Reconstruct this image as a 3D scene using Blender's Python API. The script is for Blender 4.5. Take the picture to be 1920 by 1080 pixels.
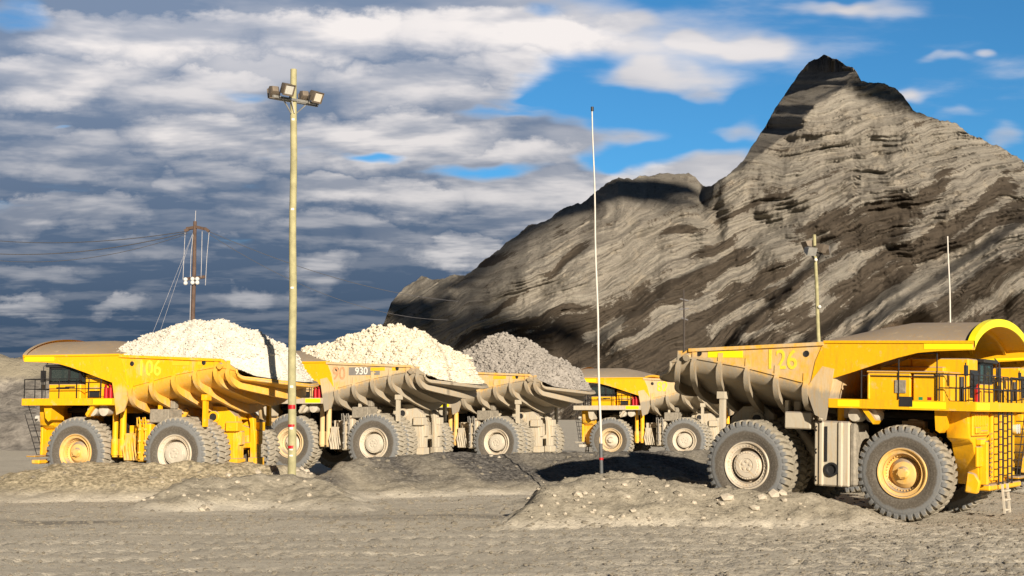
import bpy, math, random
import numpy as np
from mathutils import Vector, Matrix
C = bpy.context.scene
for o in list(bpy.data.objects): bpy.data.objects.remove(o)
R = math.radians; PI = math.pi
random.seed(7); rng = np.random.default_rng(11)

# ------------------------------------------------------------ camera, sky, sun, exposure
FPX = 2637.0; CAMH = 4.0; PITCH = math.atan(240/FPX)
cd = bpy.data.cameras.new("camera"); cam = bpy.data.objects.new("camera", cd)
C.collection.objects.link(cam); C.camera = cam
cam.location = (0, 0, CAMH); cam.rotation_euler = (PI/2+PITCH, 0, 0)
cd.sensor_width = 36; cd.lens = 36*FPX/1920; cd.clip_start = .5; cd.clip_end = 60000
SUN_AZ, SUN_EL = R(20), R(18)            # the sun stands behind the camera, to its right
sd = Vector((math.sin(SUN_AZ)*math.cos(SUN_EL), -math.cos(SUN_AZ)*math.cos(SUN_EL), math.sin(SUN_EL)))
sl = bpy.data.lights.new("sun", 'SUN'); sl.energy = 5.0; sl.angle = R(.55); sl.color = (1, .86, .68)
so = bpy.data.objects.new("sun", sl); C.collection.objects.link(so)
so.rotation_euler = sd.to_track_quat('Z', 'Y').to_euler()
C.view_settings.view_transform = 'Standard'; C.view_settings.look = 'None'
C.view_settings.exposure = .58; C.view_settings.gamma = 1

class NT:
    """small node-graph helper"""
    def __init__(s, tree): s.t = tree; s.n = tree.nodes; s.l = tree.links
    def new(s, typ, **kw):
        n = s.n.new(typ)
        for k, v in kw.items(): setattr(n, k, v)
        return n
    def put(s, n, i, v):
        if v is None: return
        if hasattr(v, 'is_output') or isinstance(v, bpy.types.NodeSocket): s.l.new(v, n.inputs[i])
        else: n.inputs[i].default_value = v
    def m(s, op, a, b=None, c=None, clamp=False):
        n = s.new('ShaderNodeMath', operation=op, use_clamp=clamp); s.put(n, 0, a); s.put(n, 1, b); s.put(n, 2, c); return n.outputs[0]
    def v(s, op, a, b=None, out=0):
        n = s.new('ShaderNodeVectorMath', operation=op); s.put(n, 0, a); s.put(n, 1, b); return n.outputs[out]
    def noise(s, vec, scale, detail=4, rough=.55, dist=0, out=0):
        n = s.new('ShaderNodeTexNoise'); s.put(n, 'Vector', vec); n.inputs['Scale'].default_value = scale
        n.inputs['Detail'].default_value = detail; n.inputs['Roughness'].default_value = rough; n.inputs['Distortion'].default_value = dist
        return n.outputs[out]
    def rng(s, val, a, b, c=0., d=1., smooth=False):
        n = s.new('ShaderNodeMapRange'); n.interpolation_type = 'SMOOTHSTEP' if smooth else 'LINEAR'
        s.put(n, 0, val); s.put(n, 1, a); s.put(n, 2, b); s.put(n, 3, c); s.put(n, 4, d); return n.outputs[0]
    def mix(s, f, a, b, mode='MIX'):
        n = s.new('ShaderNodeMix', data_type='RGBA', blend_type=mode); s.put(n, 0, f)
        def col(c): return (*c, 1) if isinstance(c, tuple) and len(c) == 3 else c
        s.put(n, 6, col(a)); s.put(n, 7, col(b)); return n.outputs[2]
    def sep(s, vec):
        n = s.new('ShaderNodeSeparateXYZ'); s.put(n, 0, vec); return n.outputs
    def comb(s, x, y, z=0.):
        n = s.new('ShaderNodeCombineXYZ'); s.put(n, 0, x); s.put(n, 1, y); s.put(n, 2, z); return n.outputs[0]
    def bump(s, h, strength=.5, dist=.1):
        n = s.new('ShaderNodeBump'); n.inputs['Strength'].default_value = strength; n.inputs['Distance'].default_value = dist
        s.put(n, 'Height', h); return n.outputs[0]

# sky: Nishita blue with a plane-projected stratocumulus deck, thickest on the left and towards the horizon
w = bpy.data.worlds.new("World"); C.world = w; w.use_nodes = True; w.node_tree.nodes.clear()
g = NT(w.node_tree)
sky = g.new('ShaderNodeTexSky'); sky.sky_type = 'NISHITA'; sky.sun_disc = False
sky.sun_elevation = SUN_EL; sky.sun_rotation = PI - SUN_AZ; sky.air_density = 1.0; sky.dust_density = .3; sky.ozone_density = 2.5; sky.altitude = 1500
tc = g.new('ShaderNodeTexCoord'); dx, dy, dz = g.sep(tc.outputs['Generated'])
zz = g.m('ADD', g.m('MAXIMUM', dz, 0.), .12)
U = g.m('DIVIDE', dx, zz); V = g.m('DIVIDE', dy, zz)
P0 = g.comb(U, V, 0.)
ay = g.m('MAXIMUM', dy, .05); A = g.m('DIVIDE', dx, ay); B = g.m('DIVIDE', dz, ay)
AB = g.comb(A, B, 0.)
wob = g.noise(AB, 9, 3, .6, 0, 1); wob = g.v('SCALE', g.v('SUBTRACT', wob, (.5, .5, .5)), None); wob.node.inputs['Scale'].default_value = .05
ABw = g.v('ADD', AB, wob)
Aw, Bw, _ = g.sep(ABw)
def blob(px, py, rx, ry, amp=1.):
    a, b = (px-960)/FPX, (780-py)/FPX
    d = g.v('LENGTH', g.v('MULTIPLY', g.v('SUBTRACT', ABw, (a, b, 0)), (FPX/rx, FPX/ry, 0)), None, 1)
    return g.rng(d, 1.35, .2, 0., amp, True)
# coverage: the deck left of a line that leans from (1130, 0) to (1330, 330)
edge = g.m('SUBTRACT', g.m('MULTIPLY_ADD', Bw, -.45, .17), Aw)
cov = g.rng(edge, -.09, .10, 0., .62, True)
for b_ in [(1245,135,175,36,.5),(1365,232,85,22,.42),(1350,298,130,34,.5),(1432,62,75,26,.42),(1312,56,60,18,.36),(1225,240,90,24,.42),
           (1330,165,60,18,.3),(1700,176,46,14,.4),(1890,262,60,30,.45),(1650,8,110,20,.35),(1780,118,60,10,.26),(1560,0,90,14,.3),
           (1868,108,24,10,.3),(1100,235,210,40,.25),(640,60,480,90,.22),(330,280,420,60,.15),(850,600,800,110,.3),(1180,20,60,22,.3),(1790,225,90,16,.26),(1010,270,140,40,.2),(150,120,260,60,.18),(760,250,240,40,.15)]:
    cov = g.m('ADD', cov, blob(*b_))
for b_ in [(10,14,110,34,.42),(40,70,110,16,.35),(600,287,200,24,.34),(700,292,60,14,.3),(420,168,110,12,.25),(1060,150,120,34,.42),(1080,100,110,34,.42),(880,322,130,20,.40),(810,345,70,10,.25),(960,305,90,14,.3),(900,212,110,9,.25),(1150,285,110,26,.3),
           (350,4,130,9,.4),(620,8,120,9,.4),(1010,6,60,26,.4),(110,233,34,8,.35),(690,165,60,9,.25),(560,220,60,7,.2),(820,100,90,7,.2),(1010,180,60,10,.3),(60,130,40,9,.15),(1120,205,210,50,.5),(1200,270,140,50,.45),(1260,230,90,40,.3),(1330,260,90,60,.3)]:
    cov = g.m('SUBTRACT', cov, blob(*b_))
P1 = g.v('ADD', g.v('MULTIPLY', P0, (.72, 1., 1.)), (3.1, 0., 1.7))
n1 = g.noise(P1, 2.2, 6, .54, .15); n2 = g.noise(g.v('ADD', P1, (9, 4, 2)), .62, 2, .5)
D0 = g.m('MULTIPLY_ADD', n2, .30, g.m('MULTIPLY', n1, 1.05))
n1b = g.noise(g.v('ADD', P1, (0, .10, 0)), 2.2, 5, .60, .15)
dd = g.m('ADD', g.m('SUBTRACT', D0, .68), g.m('MULTIPLY', cov, .55))
side = g.rng(edge, -.06, .10, 1., 0., True)      # 1 on the open right-hand side of the sky
alpha = g.rng(dd, -.03, g.m('MULTIPLY_ADD', side, .10, .20), 0., 1., True)
# sunlit crowns of the individual clouds: crisp above, fading into grey below
wob2 = g.noise(g.v('MULTIPLY', AB, (1., 1.7, 1.)), 26, 5, .62, 0, 1); wob2 = g.v('SCALE', g.v('SUBTRACT', wob2, (.5, .5, .5)), None); wob2.node.inputs['Scale'].default_value = .050
AB2 = g.v('ADD', ABw, g.v('MULTIPLY', wob2, (.9, .8, 0)))
def crown(px, py, rx, ry, amp):
    x_, y_, _ = g.sep(g.v('SUBTRACT', AB2, ((px-960)/FPX, (780-py)/FPX, 0)))
    yv = g.m('MAXIMUM', g.m('MULTIPLY', y_, FPX/(ry*.85)), g.m('MULTIPLY', y_, -FPX/(ry*2.1)))
    xv = g.m('MULTIPLY', x_, FPX/rx)
    return g.rng(g.m('MULTIPLY_ADD', xv, xv, g.m('MULTIPLY', yv, yv)), 2.3, .0, 0., amp, True)
cr = None
for c_ in [(140,22,100,30,.9),(330,34,150,28,.85),(620,30,170,26,.9),(900,32,210,28,.8),(110,108,170,30,.85),(350,148,150,28,.7),(760,132,130,34,.75),(910,170,110,26,.75),(60,212,80,20,.35),
           (380,232,110,34,1.),(530,256,110,26,.8),(720,238,170,34,1.),(880,280,170,24,.85),(100,265,130,24,.5),(60,375,90,20,.75),(190,392,70,16,.6),(420,325,60,16,.5),(640,348,130,22,.95),(780,366,110,20,.85),
           (970,330,130,32,.85),(1090,350,90,24,.7),(345,350,34,18,.45),(740,440,90,16,.5),(860,470,70,18,.95),(60,503,80,13,.35),(210,552,50,12,.6),(36,556,50,13,.6),(470,540,60,12,.5),(605,503,45,18,.65),
           (200,312,110,18,.4),(985,108,90,26,.65),(1010,400,110,22,.55),(600,430,110,14,.35),(300,470,120,12,.25),(430,450,60,10,.25),(480,375,80,14,.35),(900,420,90,14,.4),(250,85,90,18,.4),(480,110,110,22,.35),(1160,330,70,24,.7)]:
    k_ = crown(*c_); cr = k_ if cr is None else g.m('MAXIMUM', cr, k_)
lit = g.rng(g.m('SUBTRACT', n1, n1b), -.10, .12, 0., 1., True)
lit3 = g.m('MULTIPLY', cr, g.m('MULTIPLY_ADD', lit, .55, .42))
lit3 = g.m('ADD', lit3, g.m('MULTIPLY', g.m('SUBTRACT', g.m('MULTIPLY_ADD', n1, .7, g.m('MULTIPLY', lit, .40)), .48), .60))
lit3 = g.m('ADD', lit3, g.m('MULTIPLY', side, .62))
lit3 = g.m('ADD', lit3, g.m('MULTIPLY', g.rng(dd, .04, .22, 1., 0., True), .25), None, True)
low = g.rng(B, .04, .27, 0., 1.)
darkc = g.mix(low, (.036, .070, .125), (.19, .255, .375))
litc = g.mix(low, (.46, .46, .48), (.86, .81, .79))
cloud = g.mix(lit3, darkc, litc)
back = g.m('MAXIMUM', g.rng(dy, .55, .2), g.rng(dz, .35, .6))      # unseen sky overhead and behind the camera, darkened to cut ambient fill
cloud = g.mix(back, cloud, (.022, .028, .04)); alpha = g.m('MAXIMUM', alpha, g.m('MULTIPLY', back, .85))
skyc = g.mix(1., sky.outputs[0], (.22, .52, .66), 'MULTIPLY')
bg1 = g.new('ShaderNodeBackground'); g.put(bg1, 0, skyc); bg1.inputs[1].default_value = .115
bg2 = g.new('ShaderNodeBackground'); g.put(bg2, 0, cloud); bg2.inputs[1].default_value = .72
ms = g.new('ShaderNodeMixShader'); g.put(ms, 0, alpha); g.l.new(bg1.outputs[0], ms.inputs[1]); g.l.new(bg2.outputs[0], ms.inputs[2])
wo = g.new('ShaderNodeOutputWorld'); g.l.new(ms.outputs[0], wo.inputs[0])

# ------------------------------------------------------------ helpers
def ray(px, py):
    cx, cy = (px-960)/FPX, -(py-540)/FPX
    return (cx, math.cos(PITCH)-cy*math.sin(PITCH), math.sin(PITCH)+cy*math.cos(PITCH))
def at(px, py, Y):
    r = ray(px, py); t = Y/r[1]; return Vector((t*r[0], Y, CAMH+t*r[2]))

def tag(o, label=None, cat=None, group=None, kind=None):
    if label: o['label'] = label
    if cat: o['category'] = cat
    if group: o['group'] = group
    if kind: o['kind'] = kind
    return o
def empty(name, loc=(0, 0, 0), rot=(0, 0, 0)):
    o = bpy.data.objects.new(name, None); C.collection.objects.link(o); o.location = loc; o.rotation_euler = rot
    o.empty_display_size = .3; return o
def link(name, me, mat=None, parent=None, loc=(0, 0, 0), rot=(0, 0, 0)):
    o = bpy.data.objects.new(name, me); C.collection.objects.link(o); o.location = loc; o.rotation_euler = rot
    if parent is not None: o.parent = parent
    if mat is not None:
        if not me.materials: me.materials.append(mat)
        if me.materials[0] != mat:
            o.material_slots[0].link = 'OBJECT'; o.material_slots[0].material = mat
    return o

class MB:
    def __init__(s): s.v = []; s.f = []
    def add(s, vs, fs):
        n = len(s.v); s.v += [tuple(p) for p in vs]; s.f += [tuple(i+n for i in f) for f in fs]; return s
    def bx(s, x0, x1, y0, y1, z0, z1, M=None):
        x0, x1 = sorted((x0, x1)); y0, y1 = sorted((y0, y1)); z0, z1 = sorted((z0, z1))
        vs = [(x, y, z) for x in (x0, x1) for y in (y0, y1) for z in (z0, z1)]
        if M is not None: vs = [M @ Vector(p) for p in vs]
        return s.add(vs, [(0,1,3,2),(4,6,7,5),(0,4,5,1),(2,3,7,6),(0,2,6,4),(1,5,7,3)])
    def bar(s, a, b, w, h=None, up=(0, 0, 1)):
        a, b = Vector(a), Vector(b); h = h or w; d = b-a; L = d.length; d.normalize(); up = Vector(up)
        if abs(d.dot(up)) > .99: up = Vector((1, 0, 0))
        sx = d.cross(up).normalized(); sz = sx.cross(d)
        M = Matrix((sx, d, sz)).transposed().to_4x4(); M.translation = a
        return s.bx(-w/2, w/2, 0, L, -h/2, h/2, M)
    def tube(s, pts, r, n=8, r2=None, cap=True):
        pts = [Vector(p) for p in pts]; base = len(s.v); m = len(pts)
        for i, p in enumerate(pts):
            d = (pts[min(i+1, m-1)]-pts[max(i-1, 0)]).normalized()
            up = Vector((0, 0, 1)) if abs(d.z) < .95 else Vector((0, 1, 0))
            a = d.cross(up).normalized(); b = a.cross(d)
            rr = r if r2 is None else r+(r2-r)*i/(m-1)
            for k in range(n):
                t = 2*PI*k/n; s.v.append(tuple(p+a*rr*math.cos(t)+b*rr*math.sin(t)))
        for i in range(m-1):
            for k in range(n):
                k2 = (k+1) % n; s.f.append((base+i*n+k, base+i*n+k2, base+(i+1)*n+k2, base+(i+1)*n+k))
        if cap:
            s.f.append(tuple(base+k for k in range(n))[::-1]); s.f.append(tuple(base+(m-1)*n+k for k in range(n)))
        return s
    def prism(s, poly, a0, a1, axis='y'):
        """poly of (p, q) pairs swept along axis; y: (x, z), x: (y, z), z: (x, y)"""
        f = {'y': lambda p, a: (p[0], a, p[1]), 'x': lambda p, a: (a, p[0], p[1]), 'z': lambda p, a: (p[0], p[1], a)}[axis]
        n = len(poly); vs = [f(p, a0) for p in poly]+[f(p, a1) for p in poly]
        return s.add(vs, [tuple(range(n))[::-1], tuple(range(n, 2*n))]+[(i, (i+1) % n, n+(i+1) % n, n+i) for i in range(n)])
    def lathe(s, prof, n=48, c=(0, 0, 0), closed=False):
        """prof of (r, y), turned about the y axis"""
        base = len(s.v); m = len(prof)
        for (r, y) in prof:
            for k in range(n):
                t = 2*PI*k/n; s.v.append((c[0]+r*math.cos(t), c[1]+y, c[2]+r*math.sin(t)))
        for i in range(m-1+(1 if closed else 0)):
            j = (i+1) % m
            for k in range(n):
                k2 = (k+1) % n; s.f.append((base+i*n+k, base+i*n+k2, base+j*n+k2, base+j*n+k))
        return s
    def grid(s, P):
        """P[i][j] points"""
        base = len(s.v); a, b = len(P), len(P[0])
        for row in P: s.v += [tuple(p) for p in row]
        for i in range(a-1):
            for j in range(b-1): s.f.append((base+i*b+j, base+i*b+j+1, base+(i+1)*b+j+1, base+(i+1)*b+j))
        return s
    def mesh(s, name, ang=35, bevel=0):
        me = bpy.data.meshes.new(name); me.from_pydata(s.v, [], s.f)
        import bmesh
        b = bmesh.new(); b.from_mesh(me); bmesh.ops.recalc_face_normals(b, faces=b.faces)
        if bevel: bmesh.ops.bevel(b, geom=[e for e in b.edges if e.is_manifold and e.calc_face_angle(0) > .6], offset=bevel, segments=1, affect='EDGES', clamp_overlap=True)
        b.to_mesh(me); b.free()
        if ang:
            me.polygons.foreach_set('use_smooth', [True]*len(me.polygons)); me.set_sharp_from_angle(angle=R(ang))
        return me
    def build(s, name, mat, parent=None, ang=35, loc=(0, 0, 0), rot=(0, 0, 0), bevel=0):
        return link(name, s.mesh(name, ang, bevel), mat, parent, loc, rot)

# numpy value/gradient noise
_perm = rng.permutation(4096)
def vnoise(x, y, seed=0):
    xi = np.floor(x).astype(np.int64); yi = np.floor(y).astype(np.int64); xf = x-xi; yf = y-yi
    def gr(ix, iy):
        h = _perm[(ix*1 + _perm[(iy+seed*17) & 4095]) & 4095]; a = h*(2*PI/4096)*7
        return np.cos(a), np.sin(a)
    u = xf*xf*xf*(xf*(xf*6-15)+10); v = yf*yf*yf*(yf*(yf*6-15)+10)
    def dot(ix, iy, fx, fy): a, b = gr(ix, iy); return a*fx+b*fy
    n00 = dot(xi, yi, xf, yf); n10 = dot(xi+1, yi, xf-1, yf); n01 = dot(xi, yi+1, xf, yf-1); n11 = dot(xi+1, yi+1, xf-1, yf-1)
    return ((n00*(1-u)+n10*u)*(1-v)+(n01*(1-u)+n11*u)*v)*1.5
def fbm(x, y, oct=5, seed=0, gain=.5):
    s = 0; a = 1
    for i in range(oct): s = s+a*vnoise(x*2**i, y*2**i, seed+i); a *= gain
    return s
def grid_mesh(name, X, Y, Z):
    a, b = X.shape; me = bpy.data.meshes.new(name)
    co = np.stack([X, Y, Z], -1).reshape(-1, 3).astype(np.float32)
    idx = np.arange(a*b).reshape(a, b); q = np.stack([idx[:-1, :-1], idx[:-1, 1:], idx[1:, 1:], idx[1:, :-1]], -1).reshape(-1, 4)
    me.vertices.add(len(co)); me.vertices.foreach_set('co', co.ravel())
    me.loops.add(q.size); me.loops.foreach_set('vertex_index', q.ravel().astype(np.int32))
    me.polygons.add(len(q)); me.polygons.foreach_set('loop_start', np.arange(0, q.size, 4, dtype=np.int32))
    me.polygons.foreach_set('use_smooth', np.ones(len(q), bool)); me.update(); me.validate(); return me
def fattr(me, name, arr):
    a = me.attributes.new(name, 'FLOAT', 'POINT'); a.data.foreach_set('value', np.asarray(arr, np.float32).ravel())

# ------------------------------------------------------------ materials
def newmat(name):
    m = bpy.data.materials.new(name); m.use_nodes = True; t = NT(m.node_tree)
    b = m.node_tree.nodes['Principled BSDF']; return m, t, b
def simple(name, col, rough=.6, metal=0., var=.2, scale=3., bump=0.):
    m, t, b = newmat(name); tcx = t.new('ShaderNodeTexCoord').outputs['Object']
    n = t.noise(tcx, scale, 5, .6)
    c = t.mix(t.rng(n, .3, .7), tuple(x*(1-var) for x in col), tuple(min(1, x*(1+var)) for x in col))
    t.put(b, 'Base Color', c); b.inputs['Roughness'].default_value = rough; b.inputs['Metallic'].default_value = metal
    if bump: t.put(b, 'Normal', t.bump(n, bump, .05))
    return m
def attr(t, name):
    n = t.new('ShaderNodeAttribute'); n.attribute_name = name; return n.outputs['Fac']
YEL = (.86, .455, .006); DUST = (.62, .48, .29); GREY = (.31, .285, .235)
def paint(name, dust, low=None, col=YEL, knee=False, lowd=.9, dcol=DUST):
    """painted steel with caked dust: more low down and on faces that look up; knee=True greys the round underside of a dump body"""
    m, t, b = newmat(name); oc = t.new('ShaderNodeTexCoord').outputs['Object']; x, y, z = t.sep(oc)
    n = t.noise(oc, .9, 6, .62); n2 = t.noise(t.v('MULTIPLY', oc, (2.5, 2.5, .6)), 1.6, 5, .65); n3 = t.noise(oc, 7, 4, .6)
    nz = t.sep(t.new('ShaderNodeNewGeometry').outputs['Normal'])[2]
    h = t.rng(z, 1.2, 6.5, .28, -.12)
    f = t.m('ADD', t.m('ADD', t.m('MULTIPLY', n, .9), t.m('MULTIPLY', n2, .5)), h)
    f = t.m('ADD', f, t.rng(nz, .35, .8, 0., .5))
    f = t.rng(f, .95-dust*.80, 1.15-dust*.58, 0., min(1, .30+dust), True)
    c = t.mix(f, tuple(col), dcol); c = t.mix(t.rng(nz, .30, .62, 0., .88), c, t.mix(n, (.30, .27, .235), (.22, .20, .185)))
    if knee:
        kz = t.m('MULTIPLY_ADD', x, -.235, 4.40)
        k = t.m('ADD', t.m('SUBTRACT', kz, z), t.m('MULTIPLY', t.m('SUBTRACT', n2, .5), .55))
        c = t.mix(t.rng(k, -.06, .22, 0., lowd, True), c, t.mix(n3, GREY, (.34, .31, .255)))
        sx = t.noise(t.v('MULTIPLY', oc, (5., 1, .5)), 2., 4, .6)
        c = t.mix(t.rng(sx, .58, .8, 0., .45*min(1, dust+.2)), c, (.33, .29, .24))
    scr = t.noise(t.v('MULTIPLY', oc, (1, 1, 3)), 5, 6, .7)
    c = t.mix(t.rng(scr, .66, .72, 0., .35), c, (.16, .10, .05))
    t.put(b, 'Base Color', c); stn = t.noise(t.v('MULTIPLY', oc, (4., 4., .45)), 2.2, 5, .65); c = t.mix(t.rng(stn, .50, .72, 0., .38), c, (.50, .27, .03)); c = t.mix(t.rng(t.noise(oc, 2.4, 6, .7), .58, .70, 0., .45), c, dcol)
    t.put(b, 'Base Color', c); t.put(b, 'Roughness', t.rng(f, 0., 1., .55, .92))
    b.inputs['Specular IOR Level'].default_value = .35
    t.put(b, 'Normal', t.bump(t.m('ADD', n3, t.m('MULTIPLY', n, 2.)), .25, .03))
    return m
def tyremat(name, tan):
    m, t, b = newmat(name); oc = t.new('ShaderNodeTexCoord').outputs['Object']; x, y, z = t.sep(oc)
    r = t.m('SQRT', t.m('ADD', t.m('MULTIPLY', x, x), t.m('MULTIPLY', z, z)))
    n = t.noise(oc, 2.2, 6, .65); n2 = t.noise(oc, 14, 4, .6)
    rr = t.m('ADD', r, t.m('MULTIPLY', t.m('SUBTRACT', n, .5), .22))
    c = t.mix(t.rng(rr, 1.36, 1.46, 0., 1., True), (.105, .093, .078), (.175, .185, .195))
    c = t.mix(t.rng(rr, 1.0, 1.13, 1., 0.), c, (.13, .12, .105))
    c = t.mix(t.rng(n2, .45, .75, 0., .5), c, (.24, .225, .195))
    ab = t.m('ABSOLUTE', y)
    tr = t.m('MULTIPLY', t.rng(r, 1.66, 1.74), t.rng(ab, .60, .55))
    c = t.mix(tr, c, t.mix(n, tuple(q*.75 for q in tan), tan))
    t.put(b, 'Base Color', c); b.inputs['Roughness'].default_value = .9; b.inputs['Specular IOR Level'].default_value = .2
    t.put(b, 'Normal', t.bump(t.m('ADD', n2, t.m('MULTIPLY', t.m('SINE', t.m('MULTIPLY', r, 50.)), .08)), .4, .03))
    return m
def glassmat():
    m, t, b = newmat('cab_glass')
    b.inputs['Base Color'].default_value = (.05, .07, .07, 1); b.inputs['Roughness'].default_value = .06; b.inputs['Alpha'].default_value = .55
    return m
M = dict(
    black=simple('black_steel', (.022, .022, .024), .5), steel=simple('dusty_steel', (.25, .24, .22), .7, .2),
    grease=simple('dark_engine', (.018, .016, .014), .8), red=simple('red_paint', (.45, .012, .02), .35),
    strip=simple('reflective_yellow', (.92, .80, .01), .45, 0, .04), white=simple('dusty_white', (.52, .48, .40), .75, 0, .12, 4, .2),
    glass=glassmat(), number=simple('number_paint', (.90, .66, .05), .6, 0, .12, 12), faint=simple('faint_number', (.60, .33, .17), .7, 0, .2, 8),
    greypatch=simple('faded_patch', (.23, .22, .21), .7, 0, .12), whitepatch=simple('decal_white', (.8, .78, .72), .6, 0, .05),
    seat=simple('seat_cloth', (.04, .03, .03), .9), amber=simple('amber_lens', (.7, .2, .01), .3), green=simple('green_sign', (.01, .25, .1), .5),
    lampglass=simple('lamp_glass', (.75, .75, .7), .08, .3, .05), mud=simple('caked_mud', (.27, .245, .20), .95, 0, .3, 5, .6),
    decal=simple('decal_yellow', (.85, .5, .02), .6, 0, .05),
)
TY_A = tyremat('tyre_rubber_dusty', (.42, .385, .315)); TY_B = tyremat('tyre_rubber', (.34, .31, .25))

# ------------------------------------------------------------ haul trucks: shared wheel meshes
TR, TW = 1.88, 1.22
def tyre_mesh():
    m = MB(); h = TW/2
    half = [(.93, h-.14), (.98, h-.06), (1.12, h), (1.30, h+.03), (1.48, h+.03), (1.60, h+.0), (1.70, h-.05), (1.765, h-.12)]
    prof = half+[(1.775, h-.3), (1.775, -h+.3)]+[(r, -y) for r, y in half[::-1]]
    m.lathe(prof, 96)
    N = 38
    for s in (-1, 1):
        for k in range(N):
            t0 = 2*PI*(k+(.5 if s > 0 else 0))/N; wd = .62*2*PI/N; sk = .055
            # lug: section points from the centre line outwards and down the shoulder (y, r_out, r_in, angle skew)
            st = [(.04, TR-.01, 1.76, sk), (h-.20, TR, 1.76, .01), (h-.05, TR-.045, 1.70, 0), (h+.015, 1.72, 1.60, 0)]
            base = len(m.v)
            for (y, ro, ri, a) in st:
                for (rr, q) in ((ri, -1), (ro, -.82), (ro, .82), (ri, 1)):
                    t = t0+a+q*wd/2; m.v.append((rr*math.cos(t), s*y, rr*math.sin(t)))
            for i in range(3):
                for j in range(3): a0 = base+i*4+j; m.f.append((a0, a0+1, a0+5, a0+4))
            m.f.append((base, base+1, base+2, base+3)); m.f.append((base+12, base+13, base+14, base+15))
    return m.mesh('tyre', 30)
def rim_mesh(front):
    m = MB(); h = TW/2
    if front:
        prof = [(.98, h-.30), (1.0, h-.02), (.97, h+.02), (.93, h+.01), (.90, h-.06), (.80, h-.10), (.765, h-.08), (.74, h-.12), (.72, h-.32), (.60, h-.42), (.0, h-.44)]
    else:
        prof = [(.98, h-.30), (1.0, h-.02), (.97, h+.02), (.93, h+.01), (.90, h-.05), (.76, h-.12), (.735, h-.10), (.72, h-.14), (.71, h-.55), (.0, h-.56)]
    m.lathe(prof, 56)
    for k in range(36):
        t = 2*PI*k/36; r = .70 if front else .82; y = h-.30 if front else h-.075
        if front: m.bx(-.016, .016, y, y+.05, .66, .72, Matrix.Rotation(t, 4, 'Y'))
        else: m.bx(-.012, .012, y-.02, y+.012, .80, .835, Matrix.Rotation(t, 4, 'Y'))
    return m.mesh('rim', 28)
def hub_mesh(front):
    m = MB(); h = TW/2
    if front:
        m.lathe([(.60, h-.45), (.58, h-.36), (.44, h-.22), (.26, h-.17), (.235, h-.10), (.19, h-.06), (.17, h+.0), (.0, h+.01)], 40)
        for k in range(6): m.bx(-.03, .03, h-.10, h-.02, .17, .22, Matrix.Rotation(k*PI/3, 4, 'Y'))
    else:
        m.lathe([(.60, h-.56), (.60, h-.10), (.575, h-.035), (.50, h-.02), (.485, h+.01), (.30, h+.02), (.28, h+.0), (.0, h+.0)], 48)
        for k in range(30): m.bx(-.014, .014, h-.06, h-.005, .525, .56, Matrix.Rotation(2*PI*k/30, 4, 'Y'))
        for k in range(5): m.lathe([(.07, h-.0), (.06, h+.025), (0, h+.03)], 10, (.17*math.cos(k*1.257), 0, .17*math.sin(k*1.257)))
    return m.mesh('hub', 28)
TYRE = tyre_mesh(); RIMF, RIMR, HUBF, HUBR = rim_mesh(1), rim_mesh(0), hub_mesh(1), hub_mesh(0)

def wheel(root, x, y, front, mats, spin=0.):
    side = 1 if y > 0 else -1
    rim = link('front_wheel' if front else 'rear_wheel', RIMF if front else RIMR, mats['rimf' if front else 'rimr'], root, (x, y-side*TW/2, TR), (0, spin, 0 if side > 0 else PI))
    link('tyre', TYRE, mats['tyre'], rim); link('hub', HUBF if front else HUBR, mats['hubf' if front else 'hubr'], rim)
    return rim

# ---- dump body sections
def knee_z(x): return float(np.interp(-x, [2.6, 3.6, 6.3, 8.9, 9.9], [5.05, 5.28, 5.9, 6.30, 6.08]))
def floor_z(x): return float(np.interp(-x, [2.6, 4.2, 8.0, 9.9], [3.95, 4.0, 4.45, 5.35]))
def rail_z(x): return float(np.interp(-x, [2.6, 3.2, 9.05, 9.9], [6.97, 6.97, 6.68, 6.14]))
def sweep(x): return float(np.interp(-x, [2.6, 5, 8.75, 9.35, 9.9], [.05, .45, .95, 1.3, 2.05]))
HW = 4.0
def section(x, off=0.):
    """points from the left knee round the shoulder, across the shallow floor, to the right knee; off pushes them outwards"""
    kz, fz = knee_z(x), floor_z(x); half = []
    rad = min(.72, (kz-fz)*.6)
    for i in range(7):
        a = R(74)*i/6; half.append((HW-rad*.95*(1-math.cos(a)), kz-rad*math.sin(a), math.cos(a), -math.sin(a)))
    y0, z0 = half[-1][0], half[-1][1]
    for i in range(1, 8):
        q = i/7; half.append((y0*(1-q), z0+(fz-z0)*(1-(1-q)**1.5), .25*(1-q), -1.))
    pts = half+[(-y, z, -ny, nz) for y, z, ny, nz in half[:-1][::-1]]
    return [(x-sweep(x)*(1-(y/HW)**2), y+off*ny, z+off*nz) for y, z, ny, nz in pts]
def text_mesh(name, body, size, extrude=.006, condensed=.85, res=4):
    cu = bpy.data.curves.new(name, 'FONT'); cu.body = body; cu.size = size; cu.extrude = extrude; cu.align_x = 'CENTER'; cu.align_y = 'CENTER'; cu.resolution_u = res
    cu.offset = .012*size
    o = bpy.data.objects.new(name, cu); C.collection.objects.link(o); bpy.context.view_layer.update()
    dg = bpy.context.evaluated_depsgraph_get(); me = bpy.data.meshes.new_from_object(o.evaluated_get(dg)); me.materials.clear(); me.name = name
    bpy.data.objects.remove(o); me.transform(Matrix.Diagonal((condensed, 1, 1, 1))); return me

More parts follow.
